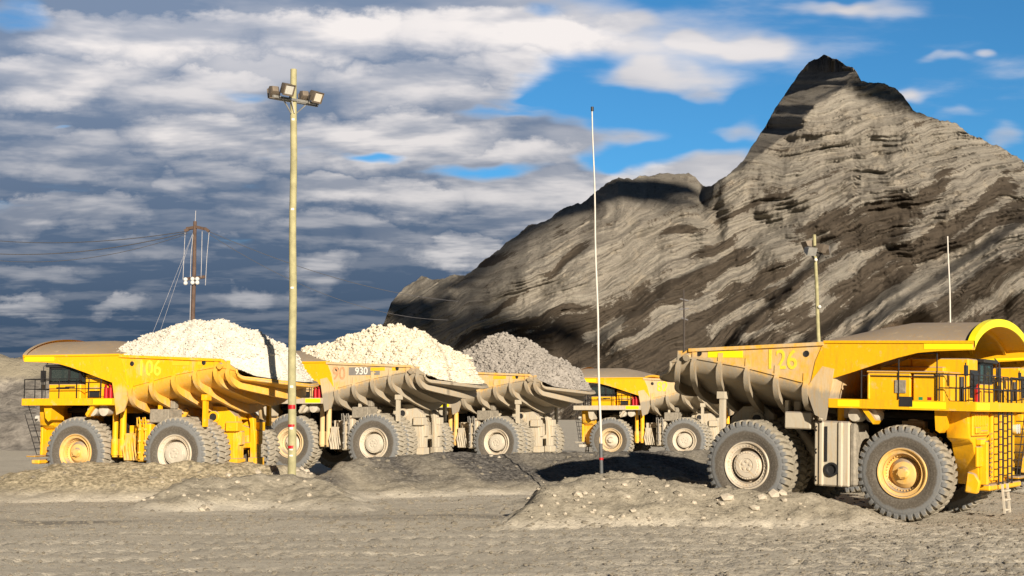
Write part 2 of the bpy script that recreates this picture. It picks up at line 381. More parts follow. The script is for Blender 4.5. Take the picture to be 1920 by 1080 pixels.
_cache = {}
def body_meshes():
    if _cache: return _cache
    # trough shell
    m = MB(); st = [-2.85, -3.3, -3.9, -4.6, -5.3, -6.0, -6.7, -7.4, -8.1, -8.6, -9.05, -9.5, -9.7, -9.9]
    outer, inner = [], []
    for x in st:
        s = section(x); sw = sweep(x)
        rl = (x, HW, rail_z(x)); rr = (x, -HW, rail_z(x))
        outer.append([rl]+s+[rr])
        si = section(x, -.14); outer_in = [(x, HW-.14, rail_z(x))]+si+[(x, -HW+.14, rail_z(x))]; inner.append(outer_in)
    m.grid(outer); m.grid(inner)
    n = len(outer[0])
    for k in range(n-1):   # tail rim and front rim
        for ed in (0, -1): m.add([outer[ed][k], outer[ed][k+1], inner[ed][k+1], inner[ed][k]], [(0, 1, 2, 3)])
    for k in (0, -1):
        for i in range(len(st)-1): m.add([outer[i][k], outer[i+1][k], inner[i+1][k], inner[i][k]], [(0, 1, 2, 3)])
    # front bulkhead, leaning forwards under the canopy
    fs = section(-2.85); top = [(-2.1, y*.98, 6.9+.40*(1-(y/HW)**2)) for (_, y, _) in fs]
    m.grid([fs, top])
    # bulkhead gussets and rail cap
    for s in (-1, 1):
        m.prism([(-2.55, 5.9), (-3.05, 6.0), (-3.75, 5.1), (-3.35, 4.05), (-2.9, 3.85)], s*(HW-.03), s*(HW+.05))
        m.bar((-3.0, s*(HW+.035), 6.91), (-9.02, s*(HW+.035), 6.62), .11, .14)
        for i in range(len(st)-1):   # knee ridge
            if st[i] < -3.3: m.bar((st[i], s*(HW+.01), knee_z(st[i])+.02), (st[i+1], s*(HW+.01), knee_z(st[i+1])+.02), .09, .07)
        m.tube([(-9.05, s*(HW+.07), 6.35), (-9.05, s*(HW+.25), 6.3)], .16, 10)
    _cache['body'] = m.mesh('dump_body', 24)
    # tail lip: a heavy rolled edge round the open end
    lip = MB(); p = [(-9.9, HW, 6.14)]+section(-9.9)+[(-9.9, -HW, 6.14)]; lip.tube(p, .07, 8); _cache['lip'] = lip.mesh('tail_lip', 50)
    # one rib per station
    for q, x in enumerate((-3.75, -5.0, -6.3, -7.55, -8.75, -9.45)):
        r = MB(); a = section(x, 0.); th = .13; rows = []
        nn = len(a)
        def prot(i): t = i/(nn-1); return .05+.42*max(0, math.sin(PI*t))**.5
        b = [section(x, prot(i))[i] for i in range(nn)]
        # leading flat that runs up on the side wall
        a = [(x, HW, knee_z(x)+.42)]+a+[(x, -HW, knee_z(x)+.42)]; b = [(x, HW+.03, knee_z(x)+.42)]+b+[(x, -HW-.03, knee_z(x)+.42)]
        A0 = [(p[0]-th/2, p[1], p[2]) for p in a]; A1 = [(p[0]+th/2, p[1], p[2]) for p in a]
        B0 = [(p[0]-th/2-.05, p[1], p[2]) for p in b]; B1 = [(p[0]+th/2+.05, p[1], p[2]) for p in b]
        r.grid([A0, B0, B1, A1]); _cache['rib%d' % q] = r.mesh('rib', 40)
    # canopy: arched roof over cab and deck, with deep side plates
    c = MB(); xs = [2.95, 1.9, .8, -.3, -1.4, -2.5, -3.0]; ys = [HW*math.cos(PI*i/20) for i in range(21)]
    def cz(x, y, d=0): return 6.95-d+(.98*min(1, max(.38, 1-(-.6-x)*.26)))*max(0, 1-(abs(y)/HW)**2.1)**.72
    c.grid([[(x, y, cz(x, y)) for y in ys] for x in xs]); c.grid([[(x, y*.985, cz(x, y*.985, .16)) for y in ys] for x in xs])
    for xx in (2.95, -3.0):
        for i in range(20): c.add([(xx, ys[i], cz(xx, ys[i])), (xx, ys[i+1], cz(xx, ys[i+1])), (xx, ys[i+1]*.985, cz(xx, ys[i+1]*.985, .16)), (xx, ys[i]*.985, cz(xx, ys[i]*.985, .16))], [(0, 1, 2, 3)])
    for s in (-1, 1):
        c.prism([(2.95, 7.0), (2.95, 6.68), (1.6, 6.63), (.8, 6.56), (0, 6.36), (-.9, 6.08), (-1.8, 5.78), (-2.7, 5.50), (-3.55, 5.30), (-3.35, 6.2), (-3.0, 7.0)], s*(HW-.10), s*(HW+.04))
        c.bx(-3.0, 2.95, s*(HW-.16), s*(HW+.09), 6.93, 7.03)
    for x in (2.0, .6, -.8, -2.2):   # stiffeners under the roof
        c.grid([[(x+q, y*.97, cz(x, y*.97, d)) for y in ys] for q, d in ((-.06, .15), (-.06, .32), (.06, .32), (.06, .15))])
    _cache['canopy'] = c.mesh('canopy', 40)
    a = MB(); yy = [HW*1.005*math.cos(PI*i/28) for i in range(29)]
    def rim(y, d): t = min(1, abs(y)/(HW*1.005)); return 6.93+d+1.02*max(0, 1-t**2.1)**.72
    a.grid([[(2.955+q, y*(1+.02*(d > 0)), rim(y, d)) for y in yy] for q, d in ((0, -.20), (.05, -.20), (.05, .10), (0, .10), (-.2, .10))])
    _cache['arch'] = a.mesh('canopy_front_rim', 40)
    return _cache

def heap_mesh(seed, dark, peak, big=.20, tailz=5.4):
    """ore piled in the body: a lumpy surface with loose rocks half sunk in it"""
    rs = np.random.default_rng(seed); nx, ny = 120, 84
    u = np.linspace(0, 1, nx)[:, None]; v = np.linspace(-1, 1, ny)[None, :]
    y = v*3.84+0*u; xt = -9.75-1.9*(1-v**2); x0 = -3.3+(3.0+peak[0][0])*(1-v**2)**.9
    x = x0+(xt-x0)*u
    px = [p[0] for p in peak][::-1]; pz = [p[1] for p in peak][::-1]
    zc = np.interp(x, px, pz)
    ze = np.interp(x, [-11.2, -9.9, -9.1, 0], [5.55, 6.1, 6.6, 6.85])
    ze = np.maximum(ze-(1-v**2)*.0, 5.0)
    t = np.abs(v)**1.55
    z = zc*(1-t)+np.minimum(ze, zc)*t
    floorlip = np.interp(np.abs(v)+0*x, [0, .45, .8, 1], [5.5, 5.55, 5.75, 6.15])
    k = np.clip((x-xt)/.9, 0, 1); z = floorlip*(1-k)**1.0+np.maximum(z, floorlip)*k+.08
    edge = np.minimum(1, (1-np.abs(v))*6)*np.minimum(1, (1-u)*14)*np.minimum(1, u*14)
    z = z+edge*(fbm(x*1.1+seed, y*1.1, 5, seed, .6)*.22)
    m = MB(); m.grid(np.stack([x, y, z], -1).tolist())
    # rocks
    ico = [(0,0,-1),(.72,-.53,-.45),(-.28,-.85,-.45),(-.89,0,-.45),(-.28,.85,-.45),(.72,.53,-.45),(.28,-.85,.45),(-.72,-.53,.45),(-.72,.53,.45),(.28,.85,.45),(.89,0,.45),(0,0,1)]
    fac = [(0,1,2),(1,0,5),(0,2,3),(0,3,4),(0,4,5),(1,5,10),(2,1,6),(3,2,7),(4,3,8),(5,4,9),(1,10,6),(2,6,7),(3,7,8),(4,8,9),(5,9,10),(6,10,11),(7,6,11),(8,7,11),(9,8,11),(10,9,11)]
    ico = np.array(ico)
    N = 7500
    for _ in range(N):
        i = rs.integers(1, nx-1); j = rs.integers(1, ny-1)
        s = big*(.25+.75*rs.random()**3)
        p = ico*(.7+.5*rs.random((12, 1)))*s*np.array([1, .8+.4*rs.random(), .6+.4*rs.random()])
        a = rs.random()*6.28; ca, sa = math.cos(a), math.sin(a)
        p = np.stack([p[:, 0]*ca-p[:, 1]*sa, p[:, 0]*sa+p[:, 1]*ca, p[:, 2]], -1)
        jx, jy = (rs.random(2)-.5)*.12
        m.add((p+[x[i, j]+jx, y[i, j]+jy, z[i, j]+s*.25]).tolist(), fac)
    return m.mesh('ore_heap', 25)

def rock_material(name, c1, c2, c3):
    m, t, b = newmat(name); oc = t.new('ShaderNodeTexCoord').outputs['Object']
    v = t.new('ShaderNodeTexVoronoi'); t.put(v, 'Vector', oc); v.inputs['Scale'].default_value = 4.5
    n = t.noise(oc, 1.0, 6, .6); n2 = t.noise(oc, 9, 5, .7)
    c = t.mix(v.outputs['Color'], c1, c2); c = t.mix(t.rng(n2, .52, .75, 0., .6), c, c3); c = t.mix(t.rng(n, .3, .7, 0., .35), c, c3)
    t.put(b, 'Base Color', c); b.inputs['Roughness'].default_value = .9; b.inputs['Specular IOR Level'].default_value = .15
    t.put(b, 'Normal', t.bump(n2, .5, .05)); return m
ORE_W = rock_material('white_ore', (.72, .70, .64), (.62, .59, .52), (.60, .56, .48))
ORE_C = rock_material('cream_ore', (.80, .76, .66), (.66, .60, .48), (.50, .43, .31))
ORE_G = rock_material('grey_ore', (.40, .375, .345), (.30, .28, .26), (.24, .225, .205))

def truck(label, pose, cat='dump truck', number=None, numcol=None, numx=-4.8, near=1, dust=.3, body_dust=None, lowd=.9, pitch=0., front_dust=None, sticker=None, strips=True, load=None):
    X, Y, h, z0 = pose; B = body_meshes(); fd = dust*.55 if front_dust is None else front_dust
    key = '%d' % round(dust*100)
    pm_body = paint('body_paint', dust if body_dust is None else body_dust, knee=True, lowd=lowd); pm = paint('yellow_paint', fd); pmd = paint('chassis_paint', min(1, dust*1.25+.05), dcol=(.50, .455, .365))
    rf = paint('front_rim_paint', .30 if near < 0 or dust < .3 else .8); rr = paint('rear_rim_paint', 1., col=(.6, .5, .35), dcol=(.60, .54, .44))
    clean = paint('canopy_paint', dust*(.25 if near < 0 else .5))
    mats = dict(rimf=rf, rimr=rr, hubf=rf if near < 0 or dust < .3 else rr, hubr=M['white'] if near > 0 else rr, tyre=TY_B if near < 0 else TY_A)
    root = empty('haul_truck', (X, Y, z0), (0, pitch, h)); tag(root, label, cat, 'giant haul trucks parked in the mine yard')
    for s in (-1, 1):
        wheel(root, 0, s*3.45, True, mats, .3*s)
        wheel(root, -6.35, s*3.95, False, mats, .9); wheel(root, -6.35, s*2.60, False, mats, .2)
    # chassis
    c = MB()
    for s in (-1, 1):
        c.prism([(2.3, 1.7), (2.3, 2.7), (-2, 2.9), (-5, 3.2), (-7.6, 3.3), (-8.6, 3.0), (-8.6, 2.3), (-6, 2.0), (-2, 1.75)], s*.75, s*1.15)
    for x in (1.8, -.2, -2.4, -4.4, -7.9): c.bx(x, x+.35, -1.0, 1.0, 2.0, 2.7)
    c.lathe([(0, -2.4), (.42, -2.4), (.42, 2.4), (0, 2.4)], 20, (0, 0, TR)); c.lathe([(0, -3.0), (.75, -3.0), (.95, -1.5), (.95, 1.5), (.75, 3.0), (0, 3.0)], 28, (-6.35, 0, TR))
    for s in (-1, 1):     # arms that carry front wheels, uprights behind them
        c.bar((-.1, s*1.0, 2.6), (-2.2, s*1.3, 2.4), .4, .5); c.bx(-.45, .45, s*1.1, s*2.1, 3.2, 3.9)
        c.tube([(0, s*1.9, 1.7), (0, s*1.75, 4.2)], .3, 16); c.tube([(0, s*1.9, 1.6), (0, s*1.8, 3.0)], .38, 16)
        c.bx(-2.55, -1.3, s*1.1, s*3.1, 3.95, 4.45)
    c.build('chassis', pmd, root, bevel=.02)
    e = MB(); e.bx(-1.9, 2.0, -1.6, 1.6, 2.1, 4.4); e.bx(-2.4, -1.9, -1.2, 1.2, 2.4, 4.2)
    for i in range(6): e.bx(-1.6+i*.6, -1.3+i*.6, -1.9, 1.9, 2.6+.1*(i % 2), 3.6)
    for s in (-1, 1): e.tube([(-2.0, s*1.5, 3.2), (-3.2, s*1.5, 2.9), (-4.6, s*1.2, 3.3)], .10, 8); e.tube([(-1.5, s*2.0, 4.1), (1.5, s*2.0, 4.1)], .14, 8)
    e.build('engine', M['grease'], root)
    # struts and tanks between the wheels
    for s in (-1, 1):
        for x, r_ in ((-2.15, .15), (-2.62, .17)):
            t_ = MB(); t_.tube([(x, s*3.0, 1.65), (x, s*3.0, 4.42)], r_, 14); t_.tube([(x, s*3.0, 1.75), (x, s*3.0, 2.6)], r_+.05, 14); t_.build('strut', pm if s*near > 0 or dust < .3 else pmd, root)
    lt = MB(); lt.bx(-4.75, -3.95, 2.5, 3.7, 1.45, 3.45); lt.bx(-4.65, -4.05, 2.7, 3.75, 3.45, 3.62)
    ht = lt.build('hydraulic_tank', pm if dust < .3 else pmd, root, bevel=.07)
    q = MB()
    for x in (-4.55, -4.2):
        q.tube([(x, 3.82, 1.6), (x, 3.82, 3.5), (x+.06, 3.86, 3.72), (x+.16, 3.82, 3.72), (x+.2, 3.8, 3.3)], .05, 8)
        for z in (1.9, 2.5, 3.1): q.tube([(x-.06, 3.8, z), (x+.06, 3.88, z)], .07, 8)
    q.build('hydraulic_hose', M['steel'] if dust > .3 else pm, ht)
    fb = MB(); fb.bx(-3.4, -2.95, 1.2, 3.3, 1.5, 2.9); fb.bx(-3.7, -2.9, 1.2, 2.8, 2.9, 3.3)
    for i in range(5): fb.tube([(-3.7+.18*i, 3.3, 1.5), (-3.6+.18*i, 3.35, 2.1+.2*(i % 2)), (-3.4+.1*i, 3.2, 2.8)], .045, 6)
    fb.build('valve_block', pmd, root)
    ft = MB(); ft.bx(-3.50, -2.02, -3.75, -2.1, 1.22, 3.82)
    for x in (-3.3, -2.5): ft.bx(x, x+.22, -3.82, -3.0, 1.22, 3.82)
    ft.bx(-3.45, -3.2, -3.6, -2.4, 3.82, 4.0)
    ftk = ft.build('fuel_tank', pmd, root, bevel=.06)
    k = MB(); k.lathe([(.28, 0), (.28, -.06), (.20, -.06), (.17, .02), (.0, .02)], 20, (-2.72, -3.80, 1.9))
    for z in (1.5, 2.6, 3.5): k.tube([(-3.38, -3.80, z-.08), (-3.38, -3.95, z), (-3.38, -3.80, z+.08)], .035, 6)
    k.bx(-3.03, -2.93, -3.80, -3.70, 2.2, 3.6)
    k.build('tank_fitting', M['black'], ftk)
    md = MB(); md.bx(-2.05, -1.78, -3.70, -2.1, 1.25, 3.75); md.build('mud_layer', M['mud'], ftk, bevel=.08)
    for s, xx in ((1, -5.75), (-1, -4.85)):
        b_ = MB(); b_.bx(xx, xx+1.15, s*2.3, s*3.6, 3.45, 4.15); b_.bx(xx+.1, xx+.4, s*2.5, s*2.9, 4.15, 4.6); b_.build('accumulator_box', M['mud'] if s > 0 else pmd, root, bevel=.05)
    # rear frame and its uprights
    rfm = MB()
    for s in (-1, 1):
        pl = [(-6.3, 3.0), (-6.3, 4.0), (-7.2, 4.35), (-8.2, 4.3), (-8.75, 3.8), (-8.9, 2.6), (-8.9, 1.25), (-8.35, 1.15), (-8.2, 2.4), (-7.7, 3.1)]
        rfm.prism(pl, s*.95, s*1.28)
        rfm.prism([(-8.3, 4.2), (-8.75, 3.7), (-8.9, 2.4), (-8.9, 1.1), (-8.6, 1.05), (-8.55, 3.4)], s*.6, s*.95)
        rfm.tube([(-7.5, s*.9, 3.75), (-7.5, s*1.40, 3.75)], .34, 18)
        rfm.tube([(-8.7, s*1.05, 1.3), (-8.6, s*1.05, 3.5)], .24, 14)
        rfm.bx(-9.0, -8.3, s*.9, s*1.5, 3.0, 3.5); rfm.bx(-9.0, -8.5, s*.55, s*1.45, 1.15, 1.6)
    rfm.bx(-8.4, -8.0, -1.1, 1.1, 3.6, 4.0); rfm.bx(-8.6, -8.3, -1.0, 1.0, 2.1, 2.4)
    rfm.v = [(x+.45 if x < -6.9 else x, y, z) for x, y, z in rfm.v]
    rfr = rfm.build('rear_frame', pm if dust < .3 else pmd, root, bevel=.03)
    for s in (-1, 1): hz = MB(); hz.tube([(-7.05, s*1.40, 3.75), (-7.05, s*1.44, 3.75)], .2, 18); hz.build('pivot_pin', M['black'], rfr)
    for s in (-1, 1):
        hc = MB(); hc.tube([(-3.9, s*1.55, 2.0), (-4.9, s*1.55, 3.2)], .24, 14); hc.tube([(-4.9, s*1.55, 3.2), (-5.6, s*1.55, 4.15)], .15, 12)
        hc.build('hoist_cylinder', pmd, root)
        ej = MB(); ej.bx(-7.85, -7.65, s*3.2, s*3.45, 3.25, 4.9); ej.bx(-7.95, -7.6, s*3.1, s*3.5, 4.6, 4.9); ej.build('rock_ejector', pm if dust < .3 else pmd, root)
        ej = MB(); ej.bx(-5.0, -4.85, s*3.0, s*3.2, 4.1, 4.6); ej.build('body_support', pm if dust < .3 else pmd, root)
    # deck
    d = MB(); d.bx(-2.75, 2.95, -3.98, 3.98, 4.52, 4.66); 
    for s in (-1, 1): d.bx(-2.78, 3.0, s*3.98, s*4.06, 4.36, 4.72); d.prism([(-1.6, 4.5), (-1.35, 4.5), (-.9, 3.9), (-1.0, 3.75)], s*3.2, s*3.9); d.prism([(1.35, 4.5), (1.9, 4.5), (1.75, 3.7), (1.55, 3.5), (1.4, 3.6)], s*2.6, s*3.7)
    d.bx(2.95, 3.02, -3.98, 3.98, 4.36, 4.72)
    dk = d.build('deck', clean if dust < .7 else pmd, root)
    for s in (-1, 1):
        for a_, b_ in (((.5, 1.9), (-2.4, -1.5)) if near < 0 else ((-2.6, -1.5),)): st_ = MB(); st_.bx(a_, b_, s*4.06, s*4.068, 4.42, 4.68); st_.build('reflective_strip', M['strip'], dk)
    st_ = MB(); st_.bx(3.02, 3.028, -3.9, -2.2, 4.42, 4.68); st_.build('reflective_strip', M['strip'], dk)
    rl = MB()
    def rail(pts, hh=1.05, step=1.0, zb=4.7):
        for a, b in zip(pts[:-1], pts[1:]):
            a, b = Vector((*a, zb)), Vector((*b, zb)); n = max(1, round((b-a).length/step))
            for i in range(n+1):
                p = a.lerp(b, i/n); rl.tube([p, p+Vector((0, 0, hh))], .028, 6)
            for z in (hh, hh*.5): rl.tube([a+Vector((0, 0, z)), b+Vector((0, 0, z))], .026, 6)
    rail([(-1.9, 4.0), (-.4, 4.0), (2.9, 4.0), (2.9, 1.4)]); rail([(2.9, 1.0), (2.9, -3.9), (1.6, -3.9)], 1.05, .75)
    rail([(-1.5, -3.85), (1.5, -3.85)], 1.8, 1.45, 4.75)
    rl.build('railing', M['black'], dk)
    # cab
    cx0, cx1, cy0, cy1 = -.45, 1.55, 1.75, 3.75; lc = MB(); lc.bx(cx0, cx1, cy0, cy1, 4.66, 5.5)
    cab = lc.build('cab', pm, root, bevel=.05)
    fr = MB()
    for x in (cx0, cx0+.68, cx1-.12):
        for y in (cy0, cy1-.12): fr.bx(x, x+.12, y, y+.12, 5.5, 6.38)
    fr.bx(cx1-.10, cx1, cy0+.85, cy0+.95, 5.5, 6.38)
    for z in (5.5, 6.28):
        fr.bx(cx0, cx1, cy0+.0, cy0+.12, z, z+.1); fr.bx(cx0, cx1, cy1-.12, cy1, z, z+.1); fr.bx(cx1-.12, cx1, cy0, cy1, z, z+.1); fr.bx(cx0, cx0+.12, cy0, cy1, z, z+.1)
    fr.bx(cx0-.08, cx1+.18, cy0-.08, cy1+.08, 6.38, 6.52); fr.build('window_frame', M['black'], cab)
    for (a, b_) in (((cx0+.12, cy1-.07), (cx0+.68, cy1-.05)), ((cx0+.8, cy1-.07), (cx1-.12, cy1-.05)), ((cx0+.12, cy0+.05), (cx0+.68, cy0+.07)), ((cx0+.8, cy0+.05), (cx1-.12, cy0+.07)), ((cx1-.07, cy0+.12), (cx1-.05, cy0+.85)), ((cx1-.07, cy0+.95), (cx1-.05, cy1-.12)), ((cx0+.05, cy0+.12), (cx0+.07, cy1-.12))):
        wn = MB(); wn.bx(a[0], b_[0], a[1], b_[1], 5.6, 6.28); wn.build('window', M['glass'], cab)
    se = MB(); se.bx(.3, .9, 2.6, 3.2, 5.5, 5.7); se.bx(.25, .4, 2.6, 3.2, 5.6, 6.25); se.tube([(1.1, 2.9, 5.5), (1.0, 2.9, 5.95)], .04, 6); se.build('seat', M['seat'], cab, bevel=.03)
    hr = MB(); hr.tube([(.2, 3.83, 5.3), (1.0, 3.83, 5.3)], .02, 6); hr.bx(-.1, .5, 3.752, 3.765, 5.28, 5.36); hr.build('door_handle', M['black'], cab)
    mr = MB(); mr.tube([(1.75, 3.95, 4.75), (1.75, 3.95, 6.4), (1.6, 3.8, 6.6)], .03, 6); mr.bx(1.7, 1.78, 3.8, 4.15, 5.6, 6.2); mr.bx(1.7, 1.78, 3.85, 4.1, 5.2, 5.45)
    mr.build('mirror', M['black'], root)
    mr = MB(); mr.tube([(2.6, -3.9, 4.7), (2.6, -3.9, 6.2)], .025, 6); mr.bx(2.58, 2.66, -4.05, -3.75, 5.7, 6.1); mr.build('mirror', M['black'], root)
    # deck cabinets
    cb = MB(); cb.prism([(-.6, 4.66), (-.6, 6.0), (-1.1, 5.95), (-1.95, 5.55), (-2.05, 4.66)], 1.9, 3.55); cb.bx(-1.9, -.75, 3.55, 3.62, 4.8, 5.3)
    c1 = cb.build('deck_cabinet', pm, root, bevel=.05)
    pn = MB(); pn.bx(-1.55, -.95, 3.62, 3.66, 4.78, 5.12); pn.build('control_panel', M['black'], c1)
    cb = MB(); cb.bx(-1.25, .45, -3.82, -1.8, 4.66, 5.78); cb.bx(.55, 1.75, -3.78, -1.8, 4.66, 5.74); cb.bx(-1.3, 1.8, -3.86, -1.75, 5.78, 5.86)
    cb.bx(-1.25, -1.15, -3.9, -3.82, 4.72, 5.72)
    c2 = cb.build('electrical_cabinet', clean if near < 0 else pm, root, bevel=.03)
    pn = MB(); pn.bx(-.15, .28, -3.86, -3.82, 5.0, 5.5); pn.build('cabinet_hatch', M['mud'], c2)
    pn = MB(); pn.bx(.1, .62, -4.085, -4.07, 4.48, 4.86); pn.build('hazard_plate', M['black'], c2)
    pn = MB(); pn.bx(.86, 1.02, -4.09, -4.07, 4.74, 4.86); pn.build('green_label', M['green'], c2)
    pn = MB(); pn.bx(1.2, 1.36, -4.09, -4.07, 4.74, 4.86); pn.build('red_label', M['red'], c2)
    mk = MB(); mk.bx(-1.6, 1.0, -1.4, 1.2, 4.66, 6.1); mk.bx(-.4, 1.9, -1.1, .2, 4.66, 6.45); mk.prism([(-1.6, 6.1), (-.4, 6.1), (-.4, 6.5)], -1.0, .1)
    mk.build('air_intake_housing', clean, root, bevel=.04)
    gr = MB(); gr.bx(1.9, 1.96, -.95, .05, 4.9, 6.0)
    for i in range(5): gr.bx(1.96, 2.0, -.9, 0, 5.0+i*.2, 5.08+i*.2)
    gr.tube([(1.4, -2.6, 4.7), (1.4, -2.6, 5.8)], .14, 12); gr.tube([(1.75, -1.6, 4.7), (1.75, -1.6, 5.7)], .12, 12); gr.build('intake_grille', M['black'], root)
    for x, y in ((-2.05, 3.75), (-2.3, 3.72), (-2.55, 3.7)) if near > 0 else ((2.5, -2.0),):
        fx = MB(); fx.tube([(x, y, 4.68), (x, y, 5.28)], .11, 12); fx.tube([(x, y, 5.28), (x, y, 5.36), (x+.08, y, 5.42)], .05, 8); fx.build('fire_extinguisher', M['red'], root)
    # air cleaners under the deck
    for s in (-1, 1):
        for x in (-1.85, -1.15):
            a_ = MB(); a_.lathe([(0, -.32), (.26, -.30), (.30, -.2), (.30, .3), (0, .34)], 18, (x, s*3.35, 4.1)); a_.build('air_cleaner', M['white'], root)
    # front: radiator housing, grille, ladder, bumper, lamps
    fc = MB(); fc.prism([(-3.25, 4.36), (3.25, 4.36), (3.15, 3.3), (2.6, 3.1), (2.3, 1.5), (-1.6, 1.5), (-2.5, 3.1), (-3.1, 3.3)], 1.65, 2.5, 'x')
    fc.bx(2.5, 2.6, -2.9, -.8, 3.4, 4.3); fc.bx(2.6, 2.68, -2.7, -2.1, 3.5, 3.75); fc.bx(2.6, 2.66, -1.9, -1.0, 3.5, 3.62); fc.bx(2.5, 2.62, -2.3, -1.5, 2.2, 3.0); fc.bx(2.5, 2.8, -1.7, -1.45, 1.5, 3.2); fc.bx(2.5, 2.75, .62, .86, 1.5, 4.3)
    for i in range(5): fc.bx(2.5, 2.72, -2.2+i*.16, -2.12+i*.16, 3.05, 3.3)
    fc.bx(2.5, 2.66, .9, 2.9, 1.7, 4.3); fc.bx(2.5, 2.62, -.3, .6, 1.6, 4.3)
    rad = fc.build('radiator_housing', pm, root, bevel=.04)
    lv = MB()
    for i in range(6): lv.bx(2.6, 2.64, -2.8+i*.33, -2.6+i*.33, 3.8, 4.25)
    for i in range(10): lv.bar((2.66, -.8+.12*(i % 3), 1.7+i*.19), (2.66, -.45, 1.78+i*.19), .05)
    lv.build('radiator_hose', pm, rad)
    gq = MB(); gq.bx(2.5, 2.53, -1.35, -.35, 1.75, 3.2)
    for i in range(8): gq.bx(2.53, 2.57, -1.35, -.35, 1.8+i*.17, 1.84+i*.17)
    gq.build('grille', M['black'], rad)
    ld = MB()
    for y0 in (-.25, 1.1):
        for y in (y0, y0+.62): ld.tube([(2.85, y, 1.45), (2.85, y, 5.2)], .035, 6)
        for i in range(11): ld.tube([(2.85, y0, 1.55+i*.3), (2.85, y0+.62, 1.55+i*.3)], .026, 6)
    ld.tube([(2.9, 2.2, 1.6), (2.9, 3.7, 4.5)], .022, 6); ld.tube([(2.9, 2.75, 1.6), (2.9, 3.9, 3.9)], .022, 6)
    for i in range(9): ld.bx(2.6, 2.95, 2.3+.15*i, 2.75+.15*i, 1.7+i*.32, 1.74+i*.32)
    ld.build('access_ladder', M['black'], root)
    bp = MB(); bp.bx(2.3, 2.8, -1.3, 3.4, 1.25, 1.5); bp.bx(2.5, 3.1, 1.9, 3.5, 1.62, 1.72); bp.prism([(2.0, 1.2), (2.5, 1.15), (2.6, 1.6), (2.4, 1.95), (2.1, 2.0)], -2.0, -1.75)
    bpr = bp.build('bumper', pm if dust < .3 or near < 0 else M['white'], root, bevel=.06)
    sp = MB()
    for y in (-.3, .45): sp.bar((3.0, y, 1.5), (3.1, y, .35), .08)
    for z in (.45, .85, 1.2): sp.bx(2.98, 3.14, -.3, .45, z, z+.07)
    sp.build('boarding_step', M['white'], bpr)
    for y in (2.6, 2.95): hl = MB(); hl.lathe([(0, -.12), (.17, -.12), (.2, .1), (0, .12)], 14); hl.build('headlight', M['lampglass'] if y > -2.5 else M['steel'], root, loc=(2.75, y, 3.65), rot=(0, 0, -PI/2))
    # dump body
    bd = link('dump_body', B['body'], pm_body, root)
    for q in range(6): link('rib', B['rib%d' % q], pm_body, bd)
    link('tail_lip', B['lip'], pm_body, bd); link('canopy', B['canopy'], clean, bd)
    if near < 0 : link('canopy_front_rim', B['arch'], M['strip'], bd)
    else: link('canopy_front_rim', B['arch'], clean, bd)
    s = near
    if strips:
        sm = MB(); sm.bx(1.05, 2.9, s*4.04, s*4.055, 6.70, 6.95); sm.build('reflective_strip', M['strip'], bd)
        sm = MB()
        if near < 0: sm.bx(-8.15, -6.55, s*4.0, s*4.014, 6.32, 6.60)
        else: sm.bx(-7.15, -6.15, s*4.0, s*4.014, 6.38, 6.59); sq = MB(); sq.bx(-7.95, -7.65, s*4.0, s*4.014, 6.38, 6.59); sq.build('reflective_strip', M['decal'], bd)
        sm.build('reflective_strip', M['strip'] if near < 0 else M['decal'], bd)
    for x in ((-8.55, -3.75) if near < 0 else (-3.75, -8.0)):
        hole = MB(); hole.lathe([(0, 0), (.11, 0), (.13, -.01)], 16, (x, 0, 6.50)); hole.build('lifting_eye', M['black'], bd, loc=(0, s*4.016, 0))
    rot = (PI/2, 0, PI) if near > 0 else (PI/2, 0, 0)
    if number:
        tm = text_mesh('fleet_number', number, 1.12); link('fleet_number', tm, numcol or M['number'], bd, (numx, s*4.014, 6.22), rot)
    if sticker:
        pt = MB(); pt.bx(sticker-1.05, sticker+1.15, s*4.004, s*4.010, 6.12, 6.62); pp = pt.build('number_plate', M['greypatch'], bd)
        tm = text_mesh('plate_number', '930', .62, .006, .98); link('plate_number', tm, M['whitepatch'], bd, (sticker+.25, s*4.016, 6.36), rot)
        tm = text_mesh('plate_letter', 'E', .42, .006, .9); link('plate_letter', tm, M['decal'], bd, (sticker-.65, s*4.016, 6.38), rot)
    return root
trucks = []
P106 = (-21.95, 78.0, R(161), .20)
t106 = truck('bright yellow haul truck numbered 106 heaped with white ore, leftmost in the parked row', P106, number='106', dust=.12, body_dust=.42, lowd=.22, front_dust=.06)
t90 = truck('dusty haul truck numbered 90 heaped with cream rock, second in the parked row', (-12.9, 93.75, R(157), .42), number='90', numcol=M['faint'], numx=-3.9, sticker=-5.75, dust=.82, front_dust=.6)
t3 = truck('dusty haul truck heaped with grey rock, third from the left in the parked row', (-5.1, 106.5, R(154), .24), dust=.75, front_dust=.4)
t82 = truck('dusty empty haul truck numbered 82 parked behind the thin white mast', (9.34, 120.5, R(160), .14), number='82', numx=-4.6, dust=.85, front_dust=.2)
t6 = truck('dusty haul truck almost hidden behind the tail of truck 126', (18.0, 131.0, R(160), .1), dust=.5, strips=False)
t126 = truck('large yellow haul truck numbered 126 with arched canopy, facing right in the foreground', (17.10, 58.25, R(-34), -.10), number='126', near=-1, numx=-4.85, dust=.68, front_dust=.02, pitch=.03)
t7 = truck('yellow haul truck parked beyond truck 126, only its canopy showing at the right edge', (24.7, 73.2, R(-34), 0), near=-1, dust=.12, front_dust=.05)

